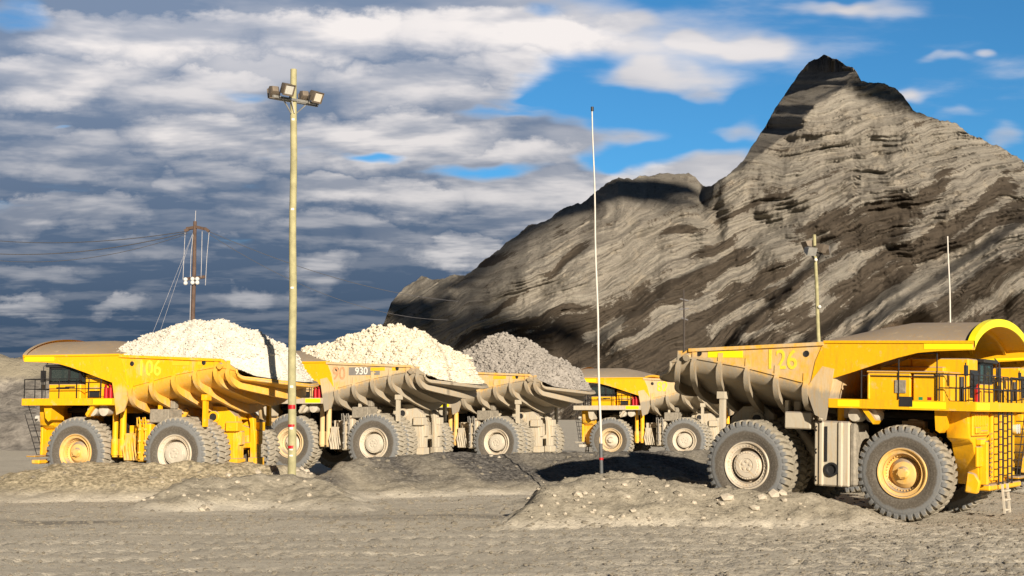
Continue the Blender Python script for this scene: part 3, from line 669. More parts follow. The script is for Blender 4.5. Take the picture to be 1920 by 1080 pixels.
def heap(t, label, mat, seed, peak, big):
    me = heap_mesh(seed, 0, peak, big); o = link('ore_heap', me, mat, None, t.location, t.rotation_euler)
    tag(o, label, 'rock pile', 'heaped loads in the truck bodies'); return o
heap(t106, 'bright white heap of crushed ore filling the body of truck 106', ORE_W, 3, [(0, 6.9), (-.4, 7.15), (-3, 8.3), (-4.4, 8.75), (-5.8, 8.85), (-7.4, 8.6), (-9.2, 7.9), (-10.3, 7.35), (-12.3, 5.9)], .095)
heap(t90, 'cream heap of coarse rocks filling the body of truck 90', ORE_C, 5, [(1.3, 7.9), (0, 8.05), (-1, 8.2), (-3, 8.85), (-4.9, 9.3), (-5.8, 9.35), (-7.4, 8.9), (-9.2, 7.9), (-10.3, 7.35), (-12.3, 5.9)], .17)
heap(t3, 'grey heap of coarse rocks filling the body of the third truck', ORE_G, 8, [(0, 6.9), (-.4, 7.3), (-2, 8.4), (-4.4, 9.7), (-5.8, 9.55), (-7.4, 8.9), (-9.2, 7.7), (-10.3, 7.35), (-12.3, 5.9)], .19)

# ------------------------------------------------------------ ground
def axis(lo, hi, step, far0, far1, k=1.12):
    a = list(np.arange(lo, hi+step/2, step)); s = step; x = lo; left = []
    while x > far0: s *= k; x -= s; left.append(x)
    s = step; x = hi; right = []
    while x < far1: s *= k; x += s; right.append(x)
    return np.array(left[::-1]+a+right)
def crest(pts): return [(at(px, py, Y).x, Y, at(px, py, Y).z) for px, py, Y in pts]
RIDGES = [  # crest line, near width, far width, sharpness
    (crest([(-420, 935, 70), (-20, 908, 71), (40, 888, 71), (140, 872, 71), (300, 869, 71.5), (450, 868, 72), (530, 874, 73), (600, 905, 74)]), 5.2, 3.2, 1.15),
    (crest([(230, 965, 61), (300, 925, 63), (370, 896, 64), (450, 888, 65), (540, 890, 66), (610, 905, 65), (670, 950, 62)]), 4.4, 6.5, 1.2),
    (crest([(555, 925, 70), (590, 895, 72), (630, 870, 74), (700, 858, 76), (850, 850, 78), (960, 849, 79), (1060, 846, 80), (1320, 846, 82), (1600, 852, 84), (2100, 880, 84)]), 7.6, 4.0, 1.1),
    (crest([(930, 960, 62), (1000, 925, 63), (1060, 896, 64), (1160, 884, 65), (1240, 890, 65), (1330, 905, 64)]), 4.2, 5.0, 1.2),
    (crest([(925, 1000, 53.2), (950, 975, 53.4), (975, 938, 53.6), (995, 915, 54), (1100, 905, 54.4), (1210, 899, 54.8), (1330, 911, 54.6), (1480, 917, 54.2), (1560, 934, 53.8), (1640, 962, 53.2), (1720, 990, 52.5)]), 3.4, 2.2, 1.0),
]
def ground_z(X, Y):
    X = np.asarray(X, float); Y = np.asarray(Y, float); h = np.zeros(np.broadcast(X, Y).shape)
    wx = X+fbm(X*.25, Y*.25, 3, 5)*.9; wy = Y+fbm(X*.3+7, Y*.3, 3, 9)*.6
    for c, nw, fw, sh in RIDGES:
        xs = [p[0] for p in c]; yc = np.interp(wx, xs, [p[1] for p in c]); zc = np.interp(wx, xs, [max(0, p[2]) for p in c], 0, 0)
        d = wy-yc; t = np.where(d < 0, -d/nw, d/fw)
        t = np.clip(t, 0, 1); p = np.where(t < .12, 1-t*t/.24*1., 1-.06-(t-.12)*1.07); p = np.clip(p, 0, 1)
        foot = np.clip((t-.7)/.3, 0, 1); p = p*(1-foot*.25*(1-foot))
        h = np.maximum(h, zc*p)
    near = np.clip((Y-20)/10, 0, 1)*np.clip((200-Y)/60, 0, 1)
    h = h+near*(fbm(X*.12, Y*.12, 4, 21)*.10+fbm(X*.9, Y*.9, 4, 31, .6)*.016*(1+13*np.clip(h, 0, .5)))
    # wheel ruts that sweep across the foreground
    rp = Y-41-2.2*np.sin(X*.06+.6)-X*.04
    for q, dep in ((0, .06), (2.6, .05), (5.2, .05), (-4.2, .05), (8.3, .04), (-7., .05)): h = h-near*dep*.85*np.exp(-((rp-q)/.5)**2)*(1+1.1*np.sign(np.sin(X*2*PI/.7+np.sin(rp*9))))
    lug = np.clip(fbm(X*2.2, Y*1.6, 2, 77), 0, 1)*np.clip((X+1)/8, .15, 1)*np.clip((56-Y)/8, 0, 1)
    h = h-near*lug*.16
    h = h-.12*np.exp(-(((X-14.5)/4)**2+((Y-56)/2.5)**2))*near
    return h
gx = axis(-34, 34, .17, -5000, 5000, 1.15); gy = axis(27, 88, .17, -60, 9000, 1.1)
GX, GY = np.meshgrid(gx, gy); GZ = ground_z(GX, GY)
gm = grid_mesh('ground', GX, GY, GZ)
# soil kinds: 0 pale dust, 1 dark gravel, 2 coarse tan gravel
c3 = RIDGES[2][0]
def bump2(x, c, w_): return np.exp(-((x-c)/w_)**2)
dk = np.clip((GZ-.25)*2, 0, 1)*np.clip((GY-67.5)/2, 0, 1)*np.clip((GX+10.8+fbm(GX*.3, GY*.3, 3, 3)*1.2)/1.2, 0, 1)*(GY < 86)
dk = dk*np.clip(.78+.6*fbm((GX+GY*.6)*.35, GY*.05, 4, 41), 0, 1)
tn = np.clip((GZ-.25)*2, 0, 1)*np.clip((GY-65.5)/1.5, 0, 1)*np.clip((-GX-11)/1.5, 0, 1)*(GY < 78)
wet = np.exp(-((GY-56.5-1.2*np.sin(GX*.08)-.06*GX+fbm(GX*.1, GY*.5, 3, 50)*2)/.9)**2)*np.clip(.4+fbm(GX*.15, GY*.4, 3, 51)*1.6, 0, 1)*(GX < 3.5)
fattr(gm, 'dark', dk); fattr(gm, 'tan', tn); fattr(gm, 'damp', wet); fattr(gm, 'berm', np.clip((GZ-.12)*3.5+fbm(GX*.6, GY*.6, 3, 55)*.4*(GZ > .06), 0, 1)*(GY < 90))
def groundmat():
    m, t, b = newmat('mine_ground'); oc = t.new('ShaderNodeTexCoord').outputs['Object']
    n = t.noise(oc, .12, 5, .6); n1 = t.noise(oc, 1.1, 6, .65); n2 = t.noise(oc, 7, 5, .7); st = t.noise(t.v('MULTIPLY', oc, (.06, .9, 1)), 1.3, 5, .6)
    c = t.mix(t.rng(n, .3, .7), (.60, .56, .475), (.53, .49, .41)); c = t.mix(t.rng(st, .48, .66, 0., .55), c, (.43, .395, .33))
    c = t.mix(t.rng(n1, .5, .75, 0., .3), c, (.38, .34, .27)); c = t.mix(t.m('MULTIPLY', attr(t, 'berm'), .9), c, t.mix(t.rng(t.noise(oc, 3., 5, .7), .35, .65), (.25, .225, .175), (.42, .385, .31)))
    vo = t.new('ShaderNodeTexVoronoi'); t.put(vo, 'Vector', oc); vo.inputs['Scale'].default_value = 5.5
    c = t.mix(t.m('MULTIPLY', t.rng(vo.outputs['Distance'], .0, .22, .9, 0.), t.rng(n1, .45, .6)), c, (.10, .095, .085))
    spk = t.noise(oc, 5.2, 3, .75); c = t.mix(t.rng(spk, .60, .68, 0., .65), c, (.16, .15, .125)); c = t.mix(t.rng(spk, .30, .38, .45, 0.), c, (.62, .57, .46))
    tan = t.mix(t.rng(t.noise(oc, 4.5, 4, .7), .38, .62), (.20, .175, .12), (.56, .49, .35)); c = t.mix(attr(t, 'tan'), c, tan)
    dk = t.mix(t.rng(t.noise(oc, 5, 4, .7), .38, .64), (.055, .052, .050), (.21, .20, .185)); c = t.mix(attr(t, 'dark'), c, dk)
    c = t.mix(t.m('MULTIPLY', attr(t, 'damp'), .7), c, (.20, .185, .165))
    v2 = t.new('ShaderNodeTexVoronoi'); t.put(v2, 'Vector', oc); v2.inputs['Scale'].default_value = 2.6
    c = t.mix(t.m('MULTIPLY', t.rng(v2.outputs['Distance'], .10, .15, .8, 0.), t.rng(n1, .52, .60)), c, (.50, .46, .39))
    t.put(b, 'Base Color', c); b.inputs['Roughness'].default_value = .95; b.inputs['Specular IOR Level'].default_value = .1
    n4 = t.noise(oc, 22, 3, .6)
    t.put(b, 'Normal', t.bump(t.m('ADD', t.m('ADD', n2, t.m('MULTIPLY', n1, .18)), t.m('MULTIPLY_ADD', n4, .5, t.m('MULTIPLY', vo.outputs['Distance'], -.3))), .8, .085))
    return m
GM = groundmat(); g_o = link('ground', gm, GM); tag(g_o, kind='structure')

# waste-rock bank behind the left end of the row
def hillmesh():
    hx = np.linspace(-190, -6, 230); hy = np.linspace(150, 320, 120); HX, HY = np.meshgrid(hx, hy)
    top = np.interp(HX, [-190, -75, -58, -40, -20, -6], [16, 12.6, 11.2, 8.0, 3.5, 0])
    z = np.clip((HY-160-fbm(HX*.03, HY*.03, 3, 61)*10)/34, 0, 1)*top*np.clip((320-HY)/40, 0, 1)
    z = z+np.clip(z, 0, 2)*(fbm(HX*.09, HY*.09, 6, 62, .68)*.55)-.3
    return grid_mesh('hill', HX, HY, z)
def hillmat():
    m, t, b = newmat('waste_rock'); oc = t.new('ShaderNodeTexCoord').outputs['Object']
    n = t.noise(oc, .08, 6, .65); n2 = t.noise(oc, .7, 6, .75); z = t.sep(oc)[2]
    c = t.mix(t.rng(n2, .3, .7), (.11, .10, .09), (.36, .335, .30)); c = t.mix(t.m('MULTIPLY', t.rng(n, .55, .66), t.rng(n2, .4, .55)), c, (.5, .46, .38))
    c = t.mix(t.rng(t.m('ADD', z, t.m('MULTIPLY', n2, 2.)), 9.6, 10.6), c, (.30, .27, .205)); t.put(b, 'Base Color', c); b.inputs['Roughness'].default_value = .95
    t.put(b, 'Normal', t.bump(n2, .8, .6)); return m
tag(link('hill', hillmesh(), hillmat()), kind='structure')

# ------------------------------------------------------------ mountain
RIDGE = [(560, 700), (640, 660), (700, 625), (722, 600), (733, 568), (756, 540), (790, 521), (812, 524), (842, 515), (858, 519), (880, 512), (930, 472), (990, 424), (1015, 415), (1060, 392), (1105, 370), (1138, 342), (1160, 333), (1185, 336), (1215, 328), (1255, 326), (1290, 326), (1305, 334), (1320, 348), (1333, 351), (1345, 340), (1395, 302), (1420, 260), (1445, 215), (1475, 172), (1500, 135), (1525, 112), (1545, 104), (1572, 113), (1600, 128), (1615, 152), (1640, 151), (1665, 160), (1690, 175), (1712, 205), (1745, 220), (1790, 232), (1830, 258), (1870, 272), (1900, 290), (1920, 306), (1990, 345), (2090, 420), (2240, 520), (2450, 640), (2600, 700)]
RX = np.array([p[0] for p in RIDGE], float); RY = np.array([p[1] for p in RIDGE], float)
def sm(x, a, b): t = np.clip((x-a)/(b-a), 0, 1); return t*t*(3-2*t)
def mountain():
    px = np.concatenate([np.arange(560, 700, 5), np.arange(700, 1960, 2.2), np.arange(1962, 2600, 12)]); nv = 300
    v = np.linspace(0, 1, nv)**.92
    PX, V = np.meshgrid(px, v)                    # V = 0 at the foot, 1 on the ridge
    ry = np.interp(PX, RX, RY)
    PY = 800+(ry-800)*V+V**14*(fbm(PX*.026, PX*0, 6, 71, .62)*5.)
    H = (800-PY)                                  # height measure in pixels of elevation angle
    # bedding: curved layers that climb to the right
    wx = fbm(PX*.006, PY*.006, 3, 80)*14
    wy = fbm(PX*.007+9, PY*.007, 3, 81)*15+fbm(PX*.05, PY*.05, 3, 82)*1.2
    x, y = PX+wx, PY+wy
    slope = .22+.40*sm(y, 180, 560)*(.55+.45*sm(x, 800, 1300))
    S = y+slope*(x-1200)-11*np.sin((x-1180)*.0062)*sm(y, 300, 420)+.00055*np.clip(x-1660, -600, 400)**2*(1-sm(y, 260, 420))
    # depth: the face leans back, the two domes are rounded towards their left ends
    Yd = 1500+H*.95
    Yd = Yd+300*(1-sm(PX, 700, 1000))**1.3*.9                    # the left end turns away
    # hollow between the two domes
    val = 1338+.02*(PY-350)
    Yd = Yd+26*np.exp(-((PX-val-4)/14.)**2)*sm(PY, 560, 420)
    Yd = Yd+60*np.exp(-((PX-1335)/120.)**2)*sm(PY, 640, 400)
    # top of the left dome rolls back to the ridge
    k = np.clip((ry+95-PY)/95, 0, 1)*sm(PX, 700, 780)*(1-sm(PX, 1310, 1350)); Yd = Yd+k**2*260
    # left wall of the summit: an arete from the top down to the left, the wall beyond it recedes steeply
    ax = np.interp(PY, [100, 130, 165, 200, 218, 238, 262, 290, 330], [1600, 1612, 1580, 1525, 1505, 1508, 1458, 1424, 1365])
    ax = ax+fbm(PY*.05, PY*0+3, 3, 91)*7
    d = np.clip(ax-PX, 0, 400); wall = sm(PY, 330, 285); Yd = Yd+d*4.2*wall*1.6
    d2 = np.clip(PX-1700, 0, 300); Yd = Yd+d2*.9*sm(PY, 420, 260)
    # shallow gullies, ledges, buttresses
    Yd = Yd+fbm(PX*.007, S*.008, 3, 101, .5)*40
    led = fbm(S*.045, PX*.0025, 4, 111, .62)
    Yd = Yd-np.clip(led, -.5, .6)*13
    Yd = Yd+fbm(PX*.04, S*.02, 4, 121, .55)*2.6+fbm(PX*.16, PY*.05, 3, 125, .6)*.7
    fine = fbm(S*.16, PX*.006, 4, 131, .65); Yd = Yd-fine*2.2
    # secondary spurs low on the right
    for (x0, y0, x1, y1, w_, amp) in ((1490, 660, 1700, 540, 34, 120), (1600, 640, 1920, 420, 30, 150), (1720, 600, 2000, 430, 60, 90), (1380, 640, 1560, 470, 30, 60), (1120, 640, 1330, 500, 30, 40)):
        L = math.hypot(x1-x0, y1-y0); ux, uy = (x1-x0)/L, (y1-y0)/L
        al = (PX-x0)*ux+(PY-y0)*uy; ac = (PX-x0)*-uy+(PY-y0)*ux     # ac > 0 : below-right side
        Yd = Yd-amp*np.exp(-np.where(ac < 0, (ac/(w_*.35))**2, (ac/(w_*1.6))**2))*sm(al, -30, 40)*(1-sm(al, L-20, L+60))
    # scree and heath
    def streak(px0, py0, px1, py1, wd, soft=.8):
        L = math.hypot(px1-px0, py1-py0); ux, uy = (px1-px0)/L, (py1-py0)/L
        al = (x-px0)*ux+(y-py0)*uy; ac = np.abs(-(x-px0)*uy+(y-py0)*ux)
        e = np.minimum(sm(al, -25, 40), 1-sm(al, L-40, L+25)); return e*np.clip(1.6-ac/(wd*soft), 0, 1)
    veg = np.zeros_like(PX)
    for s_ in ((860,690,1330,560,48),(1000,700,1500,560,55),(1180,700,1480,640,60),(1300,700,1500,640,40),(850,640,1110,575,10),(1120,600,1320,540,16),(1230,560,1420,470,18),
               (1340,590,1620,400,14),(1330,560,1580,440,10),(1560,470,1720,370,34),(1640,420,1780,330,16),(1480,540,1700,420,22),(1500,640,1780,450,24),(1560,560,1920,330,14),
               (1640,640,1900,500,26),(1760,470,1990,330,12),(1500,700,1950,590,40),(1500,430,1600,400,22),(1300,480,1400,440,12),(880,500,960,470,8),(1010,520,1110,450,9),
               (900,610,1000,540,7),(1450,560,1560,500,12),(1400,660,1540,580,22),(1180,640,1400,590,26),(1700,600,1980,470,16),(1800,440,1960,390,20),(1240,440,1330,425,7),(1350,420,1480,350,5)):
        veg = np.maximum(veg, streak(*s_))
    for s_ in ((1100,640,1180,600,14),(1120,668,1310,575,9),(1500,490,1560,470,24),(1360,520,1420,500,16),(1560,640,1700,560,22),(1490,560,1620,480,14),(1700,520,1900,430,12),(1230,600,1330,560,12),(1330,620,1450,560,14),(1270,690,1480,610,7)):
        veg = veg-1.1*streak(*s_)
    veg = veg+sm(PY, 660, 720)*.6
    veg = veg+led*.30+fbm(PX*.03, S*.03, 4, 141, .6)*.28
    rust = np.exp(-(((PX-1690)/60)**2+((PY-625-(1690-PX)*.12)/14)**2))
    t = Yd/np.array([[ray(0, 0)[1]]])
    c = -(PY-540)/FPX; ryy = math.cos(PITCH)-c*math.sin(PITCH); rzz = math.sin(PITCH)+c*math.cos(PITCH); T = Yd/ryy
    WX = T*(PX-960)/FPX; WY = Yd; WZ = CAMH+T*rzz
    # far side of the massif: the ridge drops away behind
    nb = 14; bx_, by_, bz_ = [], [], []
    for i in range(1, nb+1):
        q = i/nb; bx_.append(WX[-1]*(1+.25*q)); by_.append(WY[-1]+1100*q**1.1); bz_.append(WZ[-1]*(1-q)**1.4-2*q+fbm(PX[-1]*.03, PX[-1]*0+i*.4, 3, 151)*14*q*(1-q)*4*.6)
    WX = np.vstack([WX, bx_]); WY = np.vstack([WY, by_]); WZ = np.vstack([WZ, bz_])
    pad = lambda a: np.vstack([a, np.repeat(a[-1:], nb, 0)])
    me = grid_mesh('mountain', WX, WY, WZ)
    fattr(me, 'S', pad(S)); fattr(me, 'veg', pad(veg)); fattr(me, 'led', pad(led)); fattr(me, 'rust', pad(rust)); fattr(me, 'cliff', pad(PX)); return me
def mountmat():
    m, t, b = newmat('limestone'); oc = t.new('ShaderNodeTexCoord').outputs['Object']
    S = attr(t, 'S'); V = attr(t, 'veg'); L = attr(t, 'cliff')
    n0 = t.noise(oc, .004, 5, .6); n1 = t.noise(oc, .03, 6, .7); n2 = t.noise(oc, .15, 5, .75)
    Sp = t.comb(t.m('MULTIPLY', S, .11), t.m('MULTIPLY', L, .003), 0.); b1 = t.noise(Sp, 1., 6, .72)
    Sw = t.m('ADD', S, t.m('MULTIPLY', t.m('SUBTRACT', n1, .5), 16.)); Sq = t.comb(t.m('MULTIPLY', Sw, .30), t.m('MULTIPLY', L, .018), 4.); b2 = t.noise(Sq, 1., 5, .7)
    Wq = t.comb(t.m('MULTIPLY', S, .015), t.m('MULTIPLY', L, .16), 8.); b3 = t.noise(Wq, 1., 5, .7); Sr = t.comb(t.m('MULTIPLY', Sw, .7), t.m('MULTIPLY', L, .05), 2.); b4 = t.noise(Sr, 1., 4, .6); n5 = t.noise(oc, .5, 4, .7)
    c = t.mix(t.rng(n0, .3, .7), (.39, .36, .31), (.30, .285, .25)); c = t.mix(t.rng(b1, .34, .60), (.22, .20, .172), c)
    c = t.mix(t.m('MULTIPLY', t.rng(b2, .54, .62, 0., .8), t.rng(n1, .40, .55)), c, (.13, .118, .105)); c = t.mix(t.rng(b3, .5, .75, 0., .30), c, (.20, .19, .175)); c = t.mix(t.m('MULTIPLY', t.rng(b4, .56, .66), t.rng(n1, .35, .55)), c, (.10, .09, .08))
    c = t.mix(t.rng(n1, .54, .74, 0., .6), c, (.46, .40, .31)); c = t.mix(t.rng(n2, .57, .70, 0., .55), c, (.07, .062, .055)); c = t.mix(t.rng(n5, .56, .72, 0., .5), c, (.11, .10, .09)); c = t.mix(t.rng(n5, .30, .42, .35, 0.), c, (.50, .45, .37))
    vf = t.m('ADD', V, t.m('ADD', t.m('MULTIPLY', t.m('SUBTRACT', n1, .5), 1.3), t.m('ADD', t.m('MULTIPLY', t.m('SUBTRACT', n2, .5), 1.7), t.m('MULTIPLY', t.m('SUBTRACT', .5, b1), 1.6))))
    vc = t.mix(n2, (.036, .028, .021), (.105, .084, .064))
    c = t.mix(t.rng(vf, .26, .62, 0., .92, True), c, vc)
    c = t.mix(t.m('MULTIPLY', attr(t, 'rust'), t.rng(n1, .35, .55)), c, (.33, .22, .13))
    t.put(b, 'Base Color', c); b.inputs['Roughness'].default_value = .95; b.inputs['Specular IOR Level'].default_value = .1
    hgt = t.m('ADD', t.m('ADD', t.m('MULTIPLY', n1, 1.6), t.m('MULTIPLY', n2, 1.0)), t.m('ADD', t.m('MULTIPLY', b2, .7), t.m('MULTIPLY', n5, .3)))
    t.put(b, 'Normal', t.bump(hgt, .8, 5.)); return m
tag(link('mountain', mountain(), mountmat()), kind='structure')

# unseen clouds added behind the camera, shaped to throw shadows onto the massif
SHADE_CLOUDM = simple('shade_cloud_white', (.8, .8, .82), 1., 0, .02)
def shade_cloud(label, puffs, dist=5200):
    puffs = [(px, py, 1560+(800-py)*.95+250*max(0, 1-(px-700)/300)**1.3, r) for px, py, Y, r in puffs]
    m = MB(); cs = [at(px, py, Y)+sd*dist for px, py, Y, r in puffs]; base = cs[0].copy(); k = 0
    for c_, (px, py, Y, r) in zip(cs, puffs):
        n = 18; P = []
        for i in range(n//2+1):
            th = PI*i/(n//2); row = []
            for j in range(n+1):
                ph_ = 2*PI*j/n; d = Vector((math.sin(th)*math.cos(ph_), math.sin(th)*math.sin(ph_), math.cos(th)*.62))
                q = 1+.16*math.sin(3*ph_+px)*math.sin(2*th+k)+.09*math.sin(7*ph_+k)*math.sin(5*th)
                row.append(c_-base+d*r*q)
            P.append(row)
        m.grid(P); k += 1
    o = m.build('cloud', SHADE_CLOUDM, None, 60, loc=base); tag(o, kind='structure'); return o  # sun blocker for the massif, never in view
shade_cloud('', [(1150, 300, 0, 48), (1200, 295, 0, 58), (1255, 290, 0, 60), (1310, 315, 0, 46), (1120, 330, 0, 38), (1240, 345, 0, 46), (1170, 345, 0, 38), (1310, 375, 0, 22), (1075, 345, 0, 34), (1250, 395, 0, 16)])
shade_cloud('', [(760, 560, 1750, 44), (800, 565, 1720, 44), (850, 548, 1720, 30), (895, 480, 1720, 28), (940, 445, 1720, 28), (985, 405, 1720, 30), (1030, 372, 1720, 32), (775, 610, 1700, 44), (840, 620, 1690, 36)])
shade_cloud('', [(1600, 175, 1880, 40), (1660, 195, 1880, 44), (1705, 215, 1880, 34), (1640, 160, 1880, 30)])
shade_cloud('', [(900, 650, 1640, 46), (970, 655, 1640, 44), (1040, 650, 1640, 36), (860, 660, 1640, 40)])

# ------------------------------------------------------------ poles
WOOD = simple('treated_wood', (.36, .34, .19), .85, 0, .22, 2.2, .3); WOODB = simple('brown_wood', (.10, .065, .05), .85, 0, .25, 2.)
GALV = simple('galvanised', (.42, .42, .40), .5, .6); LAMPB = simple('lamp_housing', (.20, .165, .13), .5, .3); PORC = simple('porcelain', (.6, .62, .62), .3, 0, .05)
MAST = simple('white_mast', (.62, .60, .55), .5, 0, .08); WIRE = simple('wire', (.10, .10, .11), .6); WIREL = simple('pale_wire', (.42, .42, .44), .5)
def gz(p): return float(ground_z(np.array([p.x]), np.array([p.y]))[0])
def polething(name, label, cat, base, top, r0, r1, mat, n=16, part='pole', bands=()):
    root = empty(name, base); tag(root, label, cat); v = top-base; m = MB(); K = 14
    m.tube([v*(i/K)+Vector((.02*math.sin(i*1.3), .0, 0)) for i in range(K+1)], r0, n, r1); m.tube([Vector((0, 0, -1.5)), Vector((0, 0, .01))], r0, n)
    m.build(part, mat, root, 60); return root, v
# floodlight pole
fb = at(547, 893, 68); ft_ = at(551, 130, 68)
flood, fv = polething('floodlight_pole', 'tall wooden pole with four floodlights and red and white bands before the trucks', 'light pole', fb, ft_, .205, .155, WOOD)
def rel(px, py, Y, base): return at(px, py, Y)-base
arm0 = rel(511, 181, 66.9, fb); arm1 = rel(596, 196, 69.3, fb)
for off in (-.2, .2):
    a = MB(); o_ = Vector((off*.25, -off*1., -.02)); a.bar(arm0+o_, arm1+o_, .09, .12); a.build('crossarm', GALV, flood)
mid = rel(549.5, 188, 68, fb)
for (p, q) in ((arm0.lerp(arm1, .22), rel(546, 213, 67.85, fb)), (arm0.lerp(arm1, .78), rel(555, 213, 68.1, fb)), (arm0.lerp(arm1, .42)+Vector((0, -.2, 0)), rel(552, 212, 67.8, fb))):
    b_ = MB(); b_.bar(p, q, .05); b_.build('brace', GALV, flood)
for (px, py, Y, az, el, sc) in ((514, 171, 67.0, 115, 20, .9), (537, 166, 67.0, -48, 26, 1.0), (571, 180, 69.2, 112, 22, .9), (590, 180, 68.6, -40, 26, 1.0)):
    hd = MB(); w_, d_, h_ = .52*sc, .55*sc, .50*sc
    # body tapers from the glass back to a small rear plate
    F = [(d_/2, -w_/2, -h_/2), (d_/2, w_/2, -h_/2), (d_/2, w_/2, h_/2), (d_/2, -w_/2, h_/2)]; G = [(-d_*.15, -w_/2, -h_/2), (-d_*.15, w_/2, -h_/2), (-d_*.15, w_/2, h_/2), (-d_*.15, -w_/2, h_/2)]; K_ = [(-d_/2, -w_*.3, -h_*.3), (-d_/2, w_*.3, -h_*.3), (-d_/2, w_*.3, h_*.3), (-d_/2, -w_*.3, h_*.3)]
    hd.add(F+G+K_, [(0,1,5,4),(1,2,6,5),(2,3,7,6),(3,0,4,7),(4,5,9,8),(5,6,10,9),(6,7,11,10),(7,4,8,11),(8,9,10,11),(0,3,2,1)])
    for (a0, a1, b0, b1) in ((-w_/2-.03, w_/2+.03, h_/2, h_/2+.03), (-w_/2-.03, w_/2+.03, -h_/2-.03, -h_/2)): hd.bx(d_/2-.04, d_/2+.04, a0, a1, b0, b1)
    for s in (-1, 1): hd.bx(d_/2-.04, d_/2+.04, s*w_/2, s*(w_/2+.03), -h_/2, h_/2)
    fl = hd.build('floodlight', LAMPB, flood, loc=rel(px, py, Y, fb), rot=(0, R(el), R(az)))
    gl = MB(); gl.bx(d_/2+.004, d_/2+.016, -w_/2+.05, w_/2-.05, -h_/2+.05, h_/2-.05); gl.build('lens', M['lampglass'], fl)
    yk = MB()
    for s in (-1, 1): yk.bar((0, s*(w_/2+.03), 0), (.02, s*(w_/2+.03), -.48*sc), .035)
    yk.bar((.02, -w_/2-.03, -.48*sc), (.02, w_/2+.03, -.48*sc), .035); yk.build('yoke', M['black'], fl)
for (py, c_, wd) in ((763, 'red', .20), (798, 'red', .12), (803, 'white', .10), (838, 'red', .13), (843, 'white', .05), (854, 'white', .07), (725, 'white', .10), (393, 'white', .10), (540, 'white', .09), (225, 'white', .10)):
    z = (at(547, py, 68)-fb).z; tt = z/fv.z; c0 = fv*tt; rr_ = .205+(.155-.205)*tt+.008
    bm_ = MB(); a0, a1 = (-2.6, -.6) if c_ == 'red' else ((-2.0, -1.2) if wd < .11 else (-2.5, -1.0))
    pts = [[(c0.x+rr_*math.cos(a0+(a1-a0)*i/8), c0.y+rr_*math.sin(a0+(a1-a0)*i/8), z+q) for i in range(9)] for q in (-wd/2, wd/2)]
    bm_.grid(pts); bm_.build('reflective_band', M['red'] if c_ == 'red' else M['whitepatch'], flood)
# utility pole behind the first heap
ub = at(356, 850, 135); ub.z = 0; ut = at(366, 415, 135)
util, uv = polething('utility_pole', 'brown wooden power pole with two crossarms and white insulators, rising behind the white ore', 'utility pole', ub, ut, .26, .17, WOODB)
def ur(px, py, dy=0): return at(px, py, 135+dy)-ub
for (a, b_) in (((350, 429, .3), (368, 426, 0)), ((366, 425, 0), (383, 429, -.3)), ((345, 524, .3), (384, 519, -.3)), ((346, 433, .2), (354, 430, .2)), ((384, 428, -.3), (392, 434, -.3))):
    c_ = MB(); c_.bar(ur(*a), ur(*b_), .22 if a[1] > 430 or b_[1] > 430 else .3, .28); c_.build('crossarm', WOODB, util)
for px, py in ((348, 524), (348, 531), (361, 523), (370, 523), (361, 530), (370, 530)):
    i_ = MB(); p = ur(px, py, -.35); i_.lathe([(0, -.2), (.12, -.2), (.20, -.1), (.20, .1), (.12, .2), (0, .2)], 12, p); i_.build('insulator', PORC, util)
for pts in (((347, 436), (345, 480), (343, 524)), ((379, 434), (378, 480), (377, 520)), ((392, 436), (388, 480), (385, 535)), ((362, 440), (358, 480), (357, 520)), ((358, 535), (357, 570), (356, 610))):
    c_ = MB(); c_.tube([ur(x_, y_, -.3) for x_, y_ in pts], .03, 6); c_.build('drop_wire', WIREL, util)
sp_ = MB(); sp_.tube([ur(366, 415), ur(367, 395)], .03, 6); sp_.build('lightning_rod', WIREL, util)
def wire(label, a, b_, sag, r=.035, mat=WIRE, n=20, name='power_line'):
    m = MB(); pts = [a.lerp(b_, i/n)-Vector((0, 0, sag*4*(i/n)*(1-i/n))) for i in range(n+1)]; m.tube(pts, r, 5); o = m.build(name, mat); tag(o, label, 'wire', 'cables strung from the power pole'); return o
wire('upper dark cable running left from the power pole top', at(347, 434, 135), at(-60, 446, 155), .8, .04)
wire('middle dark cable sagging left from the power pole top', at(350, 436, 135), at(-60, 472, 150), 1.0, .045)
wire('lower dark cable sagging left from the power pole top', at(352, 438, 134), at(-60, 482, 145), 1.4, .03)
wire('upper dark cable running right from the power pole behind the floodlight pole', at(392, 434, 135), at(860, 565, 170), 1.2, .03)
wire('lower dark cable running right from the power pole behind the floodlight pole', at(390, 438, 135), at(840, 600, 165), 2.0, .025)
wire('pale guy wire slanting down left of the power pole, the outer one', at(362, 436, 135), at(280, 640, 132), 0, .012, WIREL, 4, 'guy_wire')
wire('pale guy wire slanting down left of the power pole, the inner one', at(362, 436, 135), at(294, 640, 133), 0, .012, WIREL, 4, 'guy_wire')
# thin masts
mb_ = at(1128, 889, 66); mt = at(1110.5, 203, 66)
mast, mv = polething('antenna_mast', 'tall thin white mast with grey foot and red band, left of truck 82', 'mast', mb_, mt, .062, .030, MAST, 10, 'mast')
lf = MB(); lf.tube([Vector((0, 0, -.5)), mv*.082], .085, 12); lf.build('foot', simple('grey_foot', (.10, .11, .12), .6), mast)
lf = MB(); lf.tube([mv*.038, mv*.044], .105, 12); lf.build('red_band', M['red'], mast)
lf = MB(); lf.tube([mv*.992, mv*1.004], .07, 10); lf.build('finial', M['black'], mast)
m2b = at(1783.5, 615, 100); m2b.z = 0; m2t = at(1777, 443, 100)
polething('antenna_mast', 'short thin white mast rising behind the canopy of truck 126', 'mast', m2b, m2t, .085, .05, MAST, 8, 'mast')
